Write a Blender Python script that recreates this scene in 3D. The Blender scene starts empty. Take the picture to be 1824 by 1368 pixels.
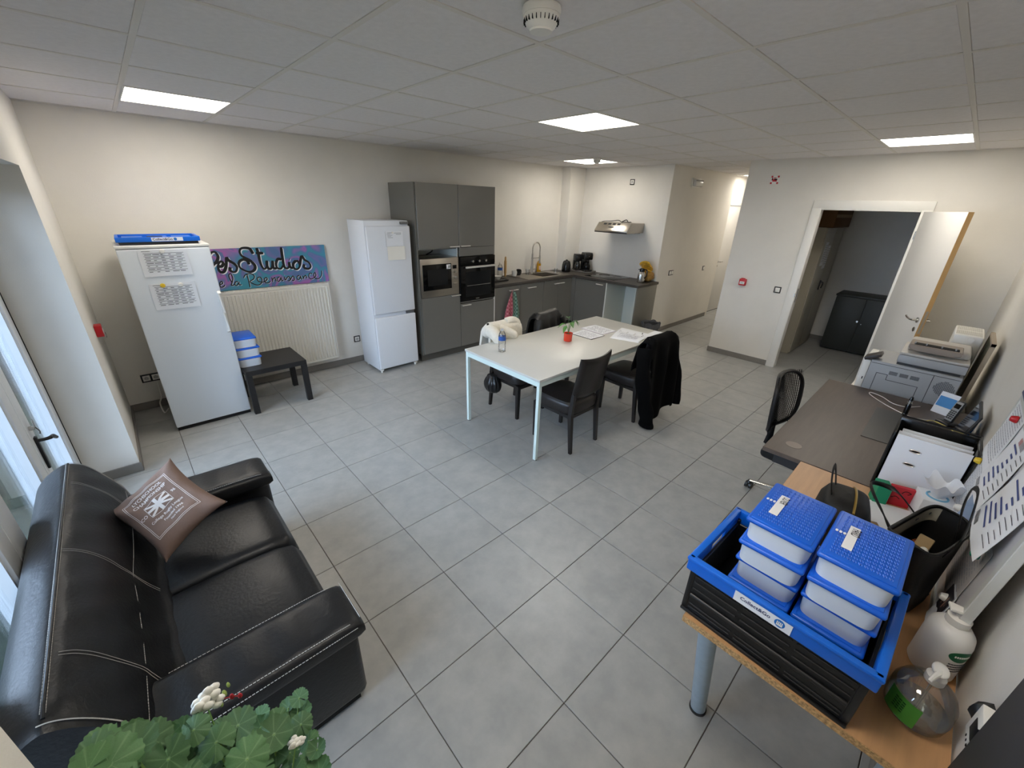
import bpy, bmesh, math, random
from mathutils import Vector, Matrix, Quaternion
from math import sin, cos, pi, radians as RAD
S = bpy.context.scene
COL = S.collection
rnd = random.Random(7)

# ------------------------------------------------------------------ camera, world, lights, exposure
cam_d = bpy.data.cameras.new('camera'); cam = bpy.data.objects.new('camera', cam_d); COL.objects.link(cam)
cam_d.sensor_fit = 'HORIZONTAL'; cam_d.sensor_width = 36.0
cam_d.lens = 726.0672 * 36.0 / 1824.0
cam_d.clip_start = 0.02; cam_d.clip_end = 200
_R = ((0.73313111, -0.6795374, 0.02734401), (-0.25532806, -0.31228542, -0.915033), (0.63033828, 0.66385747, -0.40245113))
right, down, fwd = (Vector(r).normalized() for r in _R)
cam.matrix_world = Matrix(((right.x, -down.x, -fwd.x, -0.92644573), (right.y, -down.y, -fwd.y, -2.42282568),
                           (right.z, -down.z, -fwd.z, 1.97004386), (0, 0, 0, 1)))
S.camera = cam

world = bpy.data.worlds.new('overcast sky'); S.world = world; world.use_nodes = True
_wn, _wl = world.node_tree.nodes, world.node_tree.links
_bg = _wn['Background']; _bg.inputs['Strength'].default_value = 17.0
_tc = _wn.new('ShaderNodeTexCoord'); _sx = _wn.new('ShaderNodeSeparateXYZ'); _cr = _wn.new('ShaderNodeValToRGB')
_wl.new(_tc.outputs['Generated'], _sx.inputs[0]); _wl.new(_sx.outputs['Z'], _cr.inputs[0]); _wl.new(_cr.outputs[0], _bg.inputs[0])
_cr.color_ramp.elements[0].color = (0.54, 0.70, 0.94, 1); _cr.color_ramp.elements[0].position = 0.0
_cr.color_ramp.elements[1].color = (0.54, 0.74, 1.0, 1); _cr.color_ramp.elements[1].position = 0.6
PANEL_STRENGTH = 18.0
PANEL_COLOR = (1.0, 0.93, 0.82)
S.view_settings.view_transform = 'Standard'; S.view_settings.look = 'None'
S.view_settings.exposure = -0.10; S.view_settings.gamma = 1.0; S.view_settings.use_curve_mapping = False
S.cycles.use_denoising = True
try: S.cycles.denoiser = 'OPENIMAGEDENOISE'
except Exception: pass
S.cycles.max_bounces = 10; S.cycles.diffuse_bounces = 6; S.cycles.glossy_bounces = 4; S.cycles.transmission_bounces = 8
S.cycles.transparent_max_bounces = 12; S.cycles.caustics_reflective = False; S.cycles.caustics_refractive = False
S.cycles.sample_clamp_indirect = 6.0

# ------------------------------------------------------------------ helpers: materials
def s2l(c):
    return tuple((x / 12.92 if x <= 0.04045 else ((x + 0.055) / 1.055) ** 2.4) for x in c)
def C8(r, g, b): return s2l((r / 255, g / 255, b / 255))
MATS = {}
def mat(name, col, rough=0.5, metal=0.0, spec=None, noise=0.0, scale=8.0, bump=0.0, bscale=None, stretch=None,
        rnd_obj=0.0, rnoise=0.0, coat=0.0, sheen=0.0, trans=0.0, ior=None, alpha=None, col2=None):
    if name in MATS: return MATS[name]
    m = bpy.data.materials.new(name); m.use_nodes = True; MATS[name] = m
    n, l = m.node_tree.nodes, m.node_tree.links; p = n['Principled BSDF']
    p.inputs['Base Color'].default_value = (*col, 1); p.inputs['Roughness'].default_value = rough
    p.inputs['Metallic'].default_value = metal
    if spec is not None: p.inputs['Specular IOR Level'].default_value = spec
    if coat: p.inputs['Coat Weight'].default_value = coat; p.inputs['Coat Roughness'].default_value = 0.1
    if sheen: p.inputs['Sheen Weight'].default_value = sheen; p.inputs['Sheen Roughness'].default_value = 0.5
    if trans: p.inputs['Transmission Weight'].default_value = trans
    if ior: p.inputs['IOR'].default_value = ior
    if alpha is not None: p.inputs['Alpha'].default_value = alpha
    tc = n.new('ShaderNodeTexCoord'); vec = tc.outputs['Object']
    if rnd_obj:
        oi = n.new('ShaderNodeObjectInfo'); ml = n.new('ShaderNodeMath'); ml.operation = 'MULTIPLY'; ml.inputs[1].default_value = 37.0
        l.new(oi.outputs['Random'], ml.inputs[0]); va = n.new('ShaderNodeVectorMath'); va.operation = 'ADD'
        l.new(vec, va.inputs[0]); l.new(ml.outputs[0], va.inputs[1]); vec = va.outputs[0]
    if stretch:
        mp = n.new('ShaderNodeMapping'); mp.inputs['Scale'].default_value = stretch; l.new(vec, mp.inputs[0]); vec = mp.outputs[0]
    base = None
    if noise or rnoise or col2:
        nz = n.new('ShaderNodeTexNoise'); nz.inputs['Scale'].default_value = scale; nz.inputs['Detail'].default_value = 5
        nz.inputs['Roughness'].default_value = 0.6; l.new(vec, nz.inputs['Vector'])
        if noise or col2:
            r = n.new('ShaderNodeValToRGB'); l.new(nz.outputs['Fac'], r.inputs[0])
            a = tuple(max(0, c * (1 - noise)) for c in col); b = col2 or tuple(min(1, c * (1 + noise)) for c in col)
            r.color_ramp.elements[0].position = 0.34; r.color_ramp.elements[0].color = (*a, 1)
            r.color_ramp.elements[1].position = 0.66; r.color_ramp.elements[1].color = (*b, 1)
            base = r.outputs[0]
        if rnoise:
            mr = n.new('ShaderNodeMapRange'); mr.inputs['To Min'].default_value = rough - rnoise; mr.inputs['To Max'].default_value = rough + rnoise
            mr.inputs['From Min'].default_value = 0.3; mr.inputs['From Max'].default_value = 0.7
            l.new(nz.outputs['Fac'], mr.inputs[0]); l.new(mr.outputs[0], p.inputs['Roughness'])
    if rnd_obj and base is not None:
        hs = n.new('ShaderNodeHueSaturation'); mr = n.new('ShaderNodeMapRange')
        mr.inputs['To Min'].default_value = 1 - rnd_obj; mr.inputs['To Max'].default_value = 1 + rnd_obj
        l.new(oi.outputs['Random'], mr.inputs[0]); l.new(mr.outputs[0], hs.inputs['Value']); l.new(base, hs.inputs['Color']); base = hs.outputs[0]
    if base is not None: l.new(base, p.inputs['Base Color'])
    if bump:
        bz = n.new('ShaderNodeTexNoise'); bz.inputs['Scale'].default_value = bscale or scale * 4; bz.inputs['Detail'].default_value = 4
        l.new(vec, bz.inputs['Vector']); bp = n.new('ShaderNodeBump'); bp.inputs['Strength'].default_value = bump
        bp.inputs['Distance'].default_value = 0.004; l.new(bz.outputs['Fac'], bp.inputs['Height']); l.new(bp.outputs[0], p.inputs['Normal'])
    return m
def emit(name, col, st):
    m = bpy.data.materials.new(name); m.use_nodes = True; n, l = m.node_tree.nodes, m.node_tree.links
    n.remove(n['Principled BSDF']); e = n.new('ShaderNodeEmission'); e.inputs[0].default_value = (*col, 1); e.inputs[1].default_value = st
    l.new(e.outputs[0], n['Material Output'].inputs[0]); return m
def thin_glass(name, tint=(1, 1, 1), refl=0.08, rough=0.0, body=0.0, bcol=(0.8, 0.8, 0.8)):
    m = bpy.data.materials.new(name); m.use_nodes = True; n, l = m.node_tree.nodes, m.node_tree.links
    n.remove(n['Principled BSDF']); t = n.new('ShaderNodeBsdfTransparent'); t.inputs[0].default_value = (*tint, 1)
    g = n.new('ShaderNodeBsdfGlossy'); g.inputs['Roughness'].default_value = rough
    lw = n.new('ShaderNodeLayerWeight'); lw.inputs[0].default_value = 0.25
    mr = n.new('ShaderNodeMapRange'); mr.inputs['To Min'].default_value = refl; mr.inputs['To Max'].default_value = 0.85
    l.new(lw.outputs['Fresnel'], mr.inputs[0]); mx = n.new('ShaderNodeMixShader'); l.new(mr.outputs[0], mx.inputs[0])
    if body:
        d = n.new('ShaderNodeBsdfDiffuse'); d.inputs[0].default_value = (*bcol, 1); m2 = n.new('ShaderNodeMixShader'); m2.inputs[0].default_value = body
        l.new(t.outputs[0], m2.inputs[1]); l.new(d.outputs[0], m2.inputs[2]); l.new(m2.outputs[0], mx.inputs[1])
    else: l.new(t.outputs[0], mx.inputs[1])
    l.new(g.outputs[0], mx.inputs[2]); l.new(mx.outputs[0], n['Material Output'].inputs[0]); return m

# ------------------------------------------------------------------ helpers: geometry
WM = {}
class G:
    def __init__(s): s.bm = bmesh.new()
    def box(s, c, d, bev=0.0, seg=2, rot=None):
        M = Matrix.Translation(Vector(c))
        if rot is not None: M = M @ (rot.to_4x4() if not isinstance(rot, (int, float)) else Matrix.Rotation(rot, 4, 'Z'))
        M = M @ Matrix.Diagonal((d[0], d[1], d[2], 1))
        r = bmesh.ops.create_cube(s.bm, size=1.0, matrix=M)
        if bev:
            es = list({e for v in r['verts'] for e in v.link_edges})
            bmesh.ops.bevel(s.bm, geom=es, offset=min(bev, min(d) * 0.49), segments=seg, profile=0.5, affect='EDGES')
        return s
    def lim(s, x0, x1, y0, y1, z0, z1, bev=0.0, seg=2):
        return s.box(((x0 + x1) / 2, (y0 + y1) / 2, (z0 + z1) / 2), (abs(x1 - x0), abs(y1 - y0), abs(z1 - z0)), bev, seg)
    def cyl(s, p0, p1, r0, r1=None, n=16):
        p0, p1 = Vector(p0), Vector(p1); d = p1 - p0; r1 = r0 if r1 is None else r1
        q = Vector((0, 0, 1)).rotation_difference(d.normalized()) if d.length > 1e-9 else Quaternion()
        a = [s.bm.verts.new(p0 + q @ Vector((r0 * cos(2 * pi * i / n), r0 * sin(2 * pi * i / n), 0))) for i in range(n)]
        b = [s.bm.verts.new(p1 + q @ Vector((r1 * cos(2 * pi * i / n), r1 * sin(2 * pi * i / n), 0))) for i in range(n)]
        for i in range(n): s.bm.faces.new((a[i], a[(i + 1) % n], b[(i + 1) % n], b[i]))
        s.bm.faces.new(a[::-1]); s.bm.faces.new(b); return s
    def leg(s, p0, p1, d0, d1):   # square tapered bar
        p0, p1 = Vector(p0), Vector(p1); vs = []
        for p, d in ((p0, d0), (p1, d1)):
            vs.append([s.bm.verts.new(p + Vector((sx * d / 2, sy * d / 2, 0))) for sx, sy in ((-1, -1), (1, -1), (1, 1), (-1, 1))])
        a, b = vs
        for i in range(4): s.bm.faces.new((a[i], a[(i + 1) % 4], b[(i + 1) % 4], b[i]))
        s.bm.faces.new(a[::-1]); s.bm.faces.new(b); return s
    def tube(s, pts, r, n=8, closed=False, flat=None, up=(0, 0, 1), caps=True):
        # swept section; r number or list; flat=(a,b) elliptical radii: a along 'up', b across
        pts = [Vector(p) for p in pts]; N = len(pts); rings = []; prev = None
        for i, p in enumerate(pts):
            if closed: t = pts[(i + 1) % N] - pts[i - 1]
            else: t = pts[min(i + 1, N - 1)] - pts[max(i - 1, 0)]
            t = t.normalized() if t.length > 1e-9 else Vector((0, 0, 1))
            u = Vector(up) if (flat or prev is None) else prev
            if abs(t.dot(u.normalized())) > 0.99: u = Vector((1, 0, 0)) if abs(t.x) < 0.9 else Vector((0, 1, 0))
            a = (u - t * u.dot(t)).normalized(); b = t.cross(a); prev = a
            rr = r[i] if isinstance(r, (list, tuple)) else r
            ra, rb = (flat[0] * rr, flat[1] * rr) if flat else (rr, rr)
            rings.append([s.bm.verts.new(p + a * ra * cos(2 * pi * k / n) + b * rb * sin(2 * pi * k / n)) for k in range(n)])
        M = N if closed else N - 1
        for i in range(M):
            A, B_ = rings[i], rings[(i + 1) % N]
            for k in range(n): s.bm.faces.new((A[k], A[(k + 1) % n], B_[(k + 1) % n], B_[k]))
        if not closed and caps: s.bm.faces.new(rings[0][::-1]); s.bm.faces.new(rings[-1])
        return s
    def lathe(s, prof, c=(0, 0, 0), n=24, sx=1.0, sy=1.0, cap=True):
        rings = []
        for r, z in prof:
            rings.append([s.bm.verts.new((c[0] + r * sx * cos(2 * pi * k / n), c[1] + r * sy * sin(2 * pi * k / n), c[2] + z)) for k in range(n)])
        for i in range(len(rings) - 1):
            for k in range(n): s.bm.faces.new((rings[i][k], rings[i][(k + 1) % n], rings[i + 1][(k + 1) % n], rings[i + 1][k]))
        if cap: s.bm.faces.new(rings[0][::-1]); s.bm.faces.new(rings[-1])
        return s
    def prism(s, poly, axis, a, b, bev=0.0, seg=2):
        # poly in the two other axes (order: x,y / x,z / y,z), extruded a..b
        def mk(p, h):
            return {'z': (p[0], p[1], h), 'y': (p[0], h, p[1]), 'x': (h, p[0], p[1])}[axis]
        A = [s.bm.verts.new(mk(p, a)) for p in poly]; B_ = [s.bm.verts.new(mk(p, b)) for p in poly]; n = len(poly)
        fs = [s.bm.faces.new((A[i], A[(i + 1) % n], B_[(i + 1) % n], B_[i])) for i in range(n)]
        fs += [s.bm.faces.new(A[::-1]), s.bm.faces.new(B_)]
        bmesh.ops.recalc_face_normals(s.bm, faces=fs)
        if bev:
            es = list({e for f in fs for e in f.edges}); bmesh.ops.bevel(s.bm, geom=es, offset=bev, segments=seg, profile=0.5, affect='EDGES')
        return s
    def grid(s, f, nu, nv, cu=False, cv=False):
        U = nu if cu else nu + 1; V = nv if cv else nv + 1
        vs = [[s.bm.verts.new(f(i / nu, j / nv)) for j in range(V)] for i in range(U)]
        for i in range(nu):
            for j in range(nv):
                s.bm.faces.new((vs[i][j], vs[(i + 1) % U][j], vs[(i + 1) % U][(j + 1) % V], vs[i][(j + 1) % V]))
        return s
    def blob(s, c, r, amp=0.1, fr=3.0, sub=3, seed=0):
        from mathutils import noise as NZ
        x = bmesh.ops.create_icosphere(s.bm, subdivisions=sub, radius=1.0)
        for v in x['verts']:
            d = v.co.copy(); k = 1 + amp * NZ.noise(d * fr + Vector((seed * 3.1, seed, 0)))
            v.co = Vector((c[0] + d.x * r[0] * k, c[1] + d.y * r[1] * k, c[2] + d.z * r[2] * k))
        return s
    def thick(s, t):
        bmesh.ops.recalc_face_normals(s.bm, faces=s.bm.faces[:])
        g = bmesh.ops.solidify(s.bm, geom=s.bm.faces[:], thickness=t); return s
    def xf(s, M): s.bm.transform(M); return s
    def addmesh(s, me, M):
        n0 = len(s.bm.verts); s.bm.from_mesh(me); s.bm.verts.ensure_lookup_table()
        for v in s.bm.verts[n0:]: v.co = M @ v.co
        return s
    def build(s, name, m, parent=None, smooth=True, ang=35, fix=True):
        if fix: bmesh.ops.recalc_face_normals(s.bm, faces=s.bm.faces[:])
        root = parent
        while root is not None and root.parent is not None: root = root.parent
        if root is not None and root.name in WM: s.bm.transform(WM[root.name])
        me = bpy.data.meshes.new(name); s.bm.to_mesh(me); s.bm.free()
        if smooth and len(me.polygons):
            me.polygons.foreach_set('use_smooth', [True] * len(me.polygons))
            me.set_sharp_from_angle(angle=RAD(ang))
        if m is not None: me.materials.append(m)
        o = bpy.data.objects.new(name, me); COL.objects.link(o)
        if parent is not None: o.parent = parent
        return o
def thing(name, label, cat, loc=(0, 0, 0), rz=0.0, group=None, w=False, rot=None):
    o = bpy.data.objects.new(name, None); COL.objects.link(o); o.location = loc
    o.rotation_euler = rot if rot else (0, 0, rz); o.empty_display_size = 0.05
    o['label'] = label; o['category'] = cat
    if group: o['group'] = group
    if w: WM[o.name] = Matrix.LocRotScale(Vector(loc), o.rotation_euler, None).inverted()
    return o
def tag(o, label, cat, group=None):
    o['label'] = label; o['category'] = cat
    if group: o['group'] = group
    return o
def struct(name, g, m, parent=None, smooth=False):
    o = g.build(name, m, parent, smooth=smooth)
    if parent is None: o['kind'] = 'structure'
    return o
def dup(root, loc=None, rz=None, label=None, group=None, rot=None):
    def cp(o, par):
        c = o.copy(); COL.objects.link(c); c.parent = par
        for ch in [x for x in KIDS(o)]: cp(ch, c)
        return c
    r = cp(root, None)
    if loc is not None: r.location = loc
    if rz is not None: r.rotation_euler = (0, 0, rz)
    if rot is not None: r.rotation_euler = rot
    if label: r['label'] = label
    if group: r['group'] = group
    return r
def KIDS(o): return [x for x in list(o.children)]
_tx = {}
def textmesh(body, size=1.0, bold=0.0, ax='CENTER'):
    k = (body, size, bold, ax)
    if k in _tx: return _tx[k]
    cu = bpy.data.curves.new('t', 'FONT'); cu.body = body; cu.size = size; cu.align_x = ax; cu.align_y = 'CENTER'; cu.offset = bold
    cu.resolution_u = 3; cu.extrude = 0.0
    ob = bpy.data.objects.new('t', cu); COL.objects.link(ob)
    dg = bpy.context.evaluated_depsgraph_get(); me = bpy.data.meshes.new_from_object(ob.evaluated_get(dg))
    bpy.data.objects.remove(ob); bpy.data.curves.remove(cu); _tx[k] = me; return me
for _a in (("OLIVIER", .02, .0004, 'CENTER'), ("FARID", .022, .0005, 'CENTER'), ("Collect&Go", .026, .0005, 'CENTER'), ("CO", .026, 0.0004, 'CENTER'), ("96", .022, 0.0004, 'CENTER'),
           ("LYCHSCHOOL", .027, 0.0006, 'CENTER'), ("CHAMPIONSHIP", .027, 0.0005, 'CENTER'), ("College Rugby League", .022, 0.0003, 'CENTER'),
           ("Founded 1996", .02, 0.0003, 'CENTER'), ("New England", .015, 0.0002, 'CENTER')): textmesh(*_a)
def catmull(P, k=5):
    P = [Vector(p) for p in P]; out = []
    for i in range(len(P) - 1):
        a, b, c, d = P[max(i - 1, 0)], P[i], P[i + 1], P[min(i + 2, len(P) - 1)]
        for j in range(k):
            t = j / k
            out.append(0.5 * ((2 * b) + (c - a) * t + (2 * a - 5 * b + 4 * c - d) * t * t + (3 * b - a - 3 * c + d) * t ** 3))
    return out + [P[-1]]

# ------------------------------------------------------------------ materials
M_wall = mat('wall_paint', C8(230, 226, 218), 0.85, noise=0.02, scale=3, bump=0.15, bscale=180)
M_ceil = mat('ceiling_tile_fibre', C8(233, 230, 230), 0.95, noise=0.03, scale=30, bump=0.3, bscale=300)
M_grid = mat('ceiling_grid_metal', C8(226, 222, 216), 0.6)
M_tile = mat('grey_floor_tile', C8(158, 159, 157), 0.36, noise=0.035, scale=9.0, rnd_obj=0.02, rnoise=0.05, bump=0.03, bscale=60, col2=C8(170, 170, 167))
M_grout = mat('grout', C8(104, 98, 94), 0.9)
M_base = mat('skirting_tile', C8(128, 124, 119), 0.5, noise=0.06, scale=6)
M_white = mat('white_lacquer', C8(236, 234, 228), 0.4)
M_pvc = mat('white_pvc', C8(232, 236, 240), 0.35)
M_black = mat('black_plastic', C8(26, 26, 28), 0.4)
M_blackm = mat('matte_black', C8(18, 18, 19), 0.75)
M_chrome = mat('brushed_steel', C8(200, 198, 194), 0.25, 1.0)
M_steel = mat('stainless', C8(176, 170, 160), 0.32, 1.0, noise=0.05, scale=10, stretch=(1, 1, 30))
M_glass = thin_glass('window_glass')
M_clear = thin_glass('clear_plastic', tint=(.97, .98, .98), refl=0.05, body=0.04)
M_dark = mat('dark_gap', C8(8, 8, 9), 0.9)
M_red = mat('red_plastic', C8(190, 24, 34), 0.4)
M_hnd = mat('satin_handle', C8(214, 211, 205), 0.38, 0.35)
M_cab = mat('grey_gloss_front', C8(110, 108, 102), 0.28, noise=0.02, scale=2, coat=0.3)
M_paper = mat('paper', C8(236, 238, 242), 0.8)
M_ink = mat('printed_ink', C8(70, 72, 80), 0.9)

# ------------------------------------------------------------------ room shell
H = 2.5698
YB, YR, XL, XD, XK, YC, YD = 2.685, -2.79, -1.205, 5.37, 5.345, 0.885, -0.14   # back, right, left, door wall, kitchen wall, corridor wall, door wall end
U = 0.45876
floor = struct('floor', G().lim(-1.5, 9.6, YR, 2.7, -0.06, -0.006), M_grout)
ceiling = struct('ceiling', G().lim(-1.3, 9.6, YR - 0.1, 2.8, H + 0.016, H + 0.06), M_ceil)
_meshes = {}
def tilemesh(w, d, m, name, th, z1, bev):
    k = (round(w, 3), round(d, 3), name)
    if k not in _meshes:
        g = G().lim(-w / 2, w / 2, -d / 2, d / 2, z1 - th, z1, bev, 1); me = bpy.data.meshes.new(name); g.bm.to_mesh(me); g.bm.free()
        me.materials.append(m); _meshes[k] = me
    return _meshes[k]
for i in range(-4, 21):
    for j in range(-7, 6):
        x0, x1, y0, y1 = i * U, (i + 1) * U, j * U, (j + 1) * U
        rs = [(-1.5, 5.505, YR, 2.7)] if x0 < XD else [(XD, 9.5, YD, 1.1), (XD, 7.6, YR, -0.42)]
        for r in rs:
            a0, a1, b0, b1 = max(x0, r[0]), min(x1, r[1]), max(y0, r[2]), min(y1, r[3])
            if a1 - a0 > 0.03 and b1 - b0 > 0.03:
                me = tilemesh(a1 - a0 - 0.004, b1 - b0 - 0.004, M_tile, 'tile', 0.010, 0.0, 0.0012)
                o = bpy.data.objects.new('tile', me); COL.objects.link(o); o.location = ((a0 + a1) / 2, (b0 + b1) / 2, 0); o.parent = floor
GX, GY = -0.0456, -0.3668
LAMPS = [(-1, 3), (3, 0), (7, 3), (7, -3), (-1, -3), (13, 1)]
for i in range(-2, 16):
    for j in range(-5, 6):
        if (i, j) in LAMPS: continue
        a0, a1 = max(GX + .6 * i, XL - .05), min(GX + .6 * (i + 1), 9.5); b0, b1 = max(GY + .6 * j, YR), min(GY + .6 * (j + 1), YB)
        if a1 - a0 < .05 or b1 - b0 < .05: continue
        me = tilemesh(a1 - a0 - .024, b1 - b0 - .024, M_ceil, 'ceiling_tile', 0.012, 0.0125, 0.002)
        o = bpy.data.objects.new('ceiling_tile', me); COL.objects.link(o); o.location = ((a0 + a1) / 2, (b0 + b1) / 2, H + .003); o.parent = ceiling
for i in range(-1, 16):
    x = GX + .6 * i; G().lim(x - .012, x + .012, YR, YB, H + .001, H + .016).build('grid_bar', M_grid, ceiling, smooth=False)
for j in range(-4, 6):
    y = GY + .6 * j; G().lim(XL, 9.5, y - .0118, y + .0118, H + .0012, H + .0155).build('grid_bar', M_grid, ceiling, smooth=False)
G().lim(XL, XK, YB - .02, YB, H - .001, H + .002).build('edge_trim', M_grid, ceiling, smooth=False)

struct('wall_back', G().lim(-1.6, XK + .1, YB, YB + .12, 0, H + .1), M_wall)
struct('wall_right', G().lim(-2.6, XD + .1, YR - .12, YR, 0, H + .1), M_wall)
struct('wall_left', G().lim(-1.6, XL, 1.43, YB, 0, H + .1).lim(-1.6, XL, -1.73, 1.43, 2.10, H + .1).lim(-1.6, XL, YR, -1.73, 0, H + .1), M_wall)
struct('wall_kitchen', G().lim(XK, XK + .12, YC, YB, 0, H + .1).lim(XK + .12, 7.55, YC, YC + .12, 0, H + .1)
       .lim(7.55, 7.67, YC, 1.10, 0, H + .1), M_wall)
struct('wall_corridor', G().lim(7.67, 7.83, 0.99, 1.10, 0, H + .1).lim(7.83, 8.80, 0.99, 1.10, 2.09, H + .1).lim(8.80, 9.6, 0.99, 1.10, 0, H + .1)
       .lim(9.5, 9.6, YD, 1.0, 0, H + .1), M_wall)
struct('wall_door', G().lim(XD, XD + .1, -1.03, YD, 0, H + .1).lim(XD, XD + .1, -1.96, -1.03, 2.05, H + .1).lim(XD, XD + .1, YR, -1.96, 0, H + .1)
       .lim(XD + .1, 9.6, YD - .1, YD, 0, H + .1), M_wall)
struct('wall_storage', G().lim(7.5, 7.6, YR, -.44, 0, H + .1).lim(XD + .1, 7.5, -.54, -.44, 0, H + .1).lim(XD + .1, 7.5, YR - .1, YR, 0, H + .1), M_wall)
# boxed pipe column in the kitchen corner
struct('trim_1', G().lim(4.955, XK, 2.50, YB, 0, H).lim(4.955, XK, 2.496, 2.5, 0, H), M_wall)
# skirting
def sk(name, *lims):
    g = G()
    for l in lims: g.lim(*l, 0, .075, 0.002, 1)
    return struct(name, g, M_base)
sk('baseboard_back', (XL, 1.70, YB - .011, YB))
sk('baseboard_left', (XL, XL + .011, 1.43, YB), (-1.6, XL + .011, 1.419, 1.43))
sk('baseboard_corridor', (XK, 7.561, YC - .011, YC), (7.55, 7.561, YC, .99), (7.56, 7.76, .979, .99))
sk('baseboard_door', (XD - .011, XD, -.95, YD + .011), (XD, 9.5, YD, YD + .011), (XD - .011, XD, YR, -2.04))
sk('baseboard_storage', (7.489, 7.5, YR, -.54))
sk('baseboard_right', (.2, XD, YR, YR + .011))

# ceiling lights
M_lamp = emit('lamp_diffuser', PANEL_COLOR, PANEL_STRENGTH)
LL = ['square ceiling light panel nearest the window, above the white upright freezer', 'square ceiling light panel in the middle, above the white meeting table',
      'small-looking ceiling light panel in front of the kitchen corner column', 'ceiling light panel close to the wall with the open storage door',
      'ceiling light panel above the sofa and the camera, out of view', 'ceiling light panel over the far end of the corridor, hidden behind the door wall']
for (i, j), lb in zip(LAMPS, LL):
    t = thing('ceiling_light', lb, 'ceiling light', (GX + .6 * i + .3, GY + .6 * j + .3, H + .001), group='square ceiling light panels')
    g = G()
    for a in (0, 1):
        for s_ in (-1, 1):
            c = (s_ * .285, 0, .004) if a == 0 else (0, s_ * .285, .004); d = (.012, .582, .008) if a == 0 else (.558, .012, .008)
            g.box(c, d)
    g.build('frame', M_white, t, smooth=False)
    G().box((0, 0, .006), (.558, .558, .004)).build('diffuser', M_lamp, t, smooth=False)
# smoke detectors
def smoke(loc, lb, r=.05):
    t = thing('smoke_detector', lb, 'smoke detector', loc)
    G().lathe([(r * 1.02, 0), (r * 1.05, -.012), (r * 1.0, -.022)]).build('base', M_white, t)
    G().lathe([(r * .95, -.02), (r * .98, -.03), (r * .80, -.052), (r * .62, -.060)]).build('body', M_white, t)
    g = G()
    for k in range(26):
        a = 2 * pi * k / 26; g.box((r * .91 * cos(a), r * .91 * sin(a), -.039), (.006, .0022, .013), rot=a)
    g.build('vent_slots', M_dark, t, smooth=False)
    G().lathe([(r * .62, -.058), (r * .60, -.066), (r * .4, -.069)]).build('cap', M_white, t)
smoke((.31, -1.21, H - .001), 'white smoke detector on the ceiling at the top edge of the view', .062)
smoke((4.07, 1.33, H - .001), 'white smoke detector on the ceiling beside the farthest light panel', .05)

# ------------------------------------------------------------------ window, outside
w1 = thing('window_1', 'white plastic window frame in the deep recess behind the sofa', 'window', (-1.5, 0, 0), w=True); w1['kind'] = 'structure'; del w1['category']; del w1['label']
XI, XG, XO = -1.49, -1.535, -1.57
g = G().lim(XO, -1.5, 1.40, 1.43, 0, 2.10).lim(XO, -1.5, -1.73, -1.70, 0, 2.10).lim(XO, -1.5, -1.7, 1.4, 2.06, 2.10).lim(XO, -1.5, -1.7, 1.4, 0, .05)
g.build('window_frame', M_pvc, w1, smooth=False)
G().lim(-1.502, -1.488, 1.398, 1.408, .05, 2.06).build('seal', M_dark, w1, smooth=False)
sash = [(.56, 1.395), (-.28, .54), (-.32, -1.16), (-1.18, -1.69)]
for a, b in sash:
    lo, hi = min(a, b), max(a, b); g = G(); f = .11
    g.lim(XO, XI, lo, lo + f, .05, 2.06, .006).lim(XO, XI, hi - f, hi, .05, 2.06, .006).lim(XO, XI, lo + f, hi - f, .05, .16, .006).lim(XO, XI, lo + f, hi - f, 1.95, 2.06, .006)
    o = g.build('sash', M_pvc, w1)
    g2 = G()
    for y0, y1, z0, z1 in ((lo + f, lo + f + .014, .16, 1.95), (hi - f - .014, hi - f, .16, 1.95), (lo + f, hi - f, .16, .174), (lo + f, hi - f, 1.936, 1.95)):
        g2.lim(XG - .012, XI - .012, y0, y1, z0, z1)
    g2.build('glazing_bead', M_pvc, o, smooth=False)
    G().lim(XG - .003, XG + .003, lo + f, hi - f, .16, 1.95).build('pane', M_glass, o, smooth=False)
G().lim(-1.56, -1.49, .54, .56, .05, 2.06).lim(-1.56, -1.49, -.32, -.28, .05, 2.06).lim(-1.56, -1.49, -1.18, -1.16, .05, 2.06).build('mullion', M_pvc, w1, smooth=False)
hd = G().lim(-1.49, -1.478, .59, .62, .60, .79, .004).build('handle', M_black, w1)
G().tube([(-1.478, .605, .765), (-1.45, .605, .765), (-1.435, .61, .765), (-1.43, .65, .755), (-1.43, .71, .72)], [.009, .009, .010, .011, .009], 10).build('lever', M_black, hd)
G().cyl((-1.49, .605, .84), (-1.468, .605, .84), .012).lim(-1.468, -1.464, .592, .618, .845, .885, .001).tube([(-1.466, .605, .84), (-1.458, .607, .815), (-1.462, .608, .80)], .003, 6).build('lock_key', M_chrome, hd)
# outside
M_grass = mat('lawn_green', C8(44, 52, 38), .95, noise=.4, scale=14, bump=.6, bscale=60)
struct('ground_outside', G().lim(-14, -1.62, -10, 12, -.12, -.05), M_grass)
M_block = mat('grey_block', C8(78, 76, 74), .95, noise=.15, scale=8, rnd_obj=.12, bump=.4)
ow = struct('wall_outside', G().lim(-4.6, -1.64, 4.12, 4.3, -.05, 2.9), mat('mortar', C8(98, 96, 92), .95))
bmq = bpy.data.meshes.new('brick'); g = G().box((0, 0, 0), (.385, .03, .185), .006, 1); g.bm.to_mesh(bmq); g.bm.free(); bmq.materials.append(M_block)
for r in range(14):
    for c in range(8):
        x = -4.42 + c * .4 + (.2 if r % 2 else 0)
        if x > -1.8: continue
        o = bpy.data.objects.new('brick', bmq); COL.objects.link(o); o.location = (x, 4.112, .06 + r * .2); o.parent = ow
M_hedge = mat('hedge_leaf', C8(34, 46, 28), .7, noise=.4, scale=20)
g = G()
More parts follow.
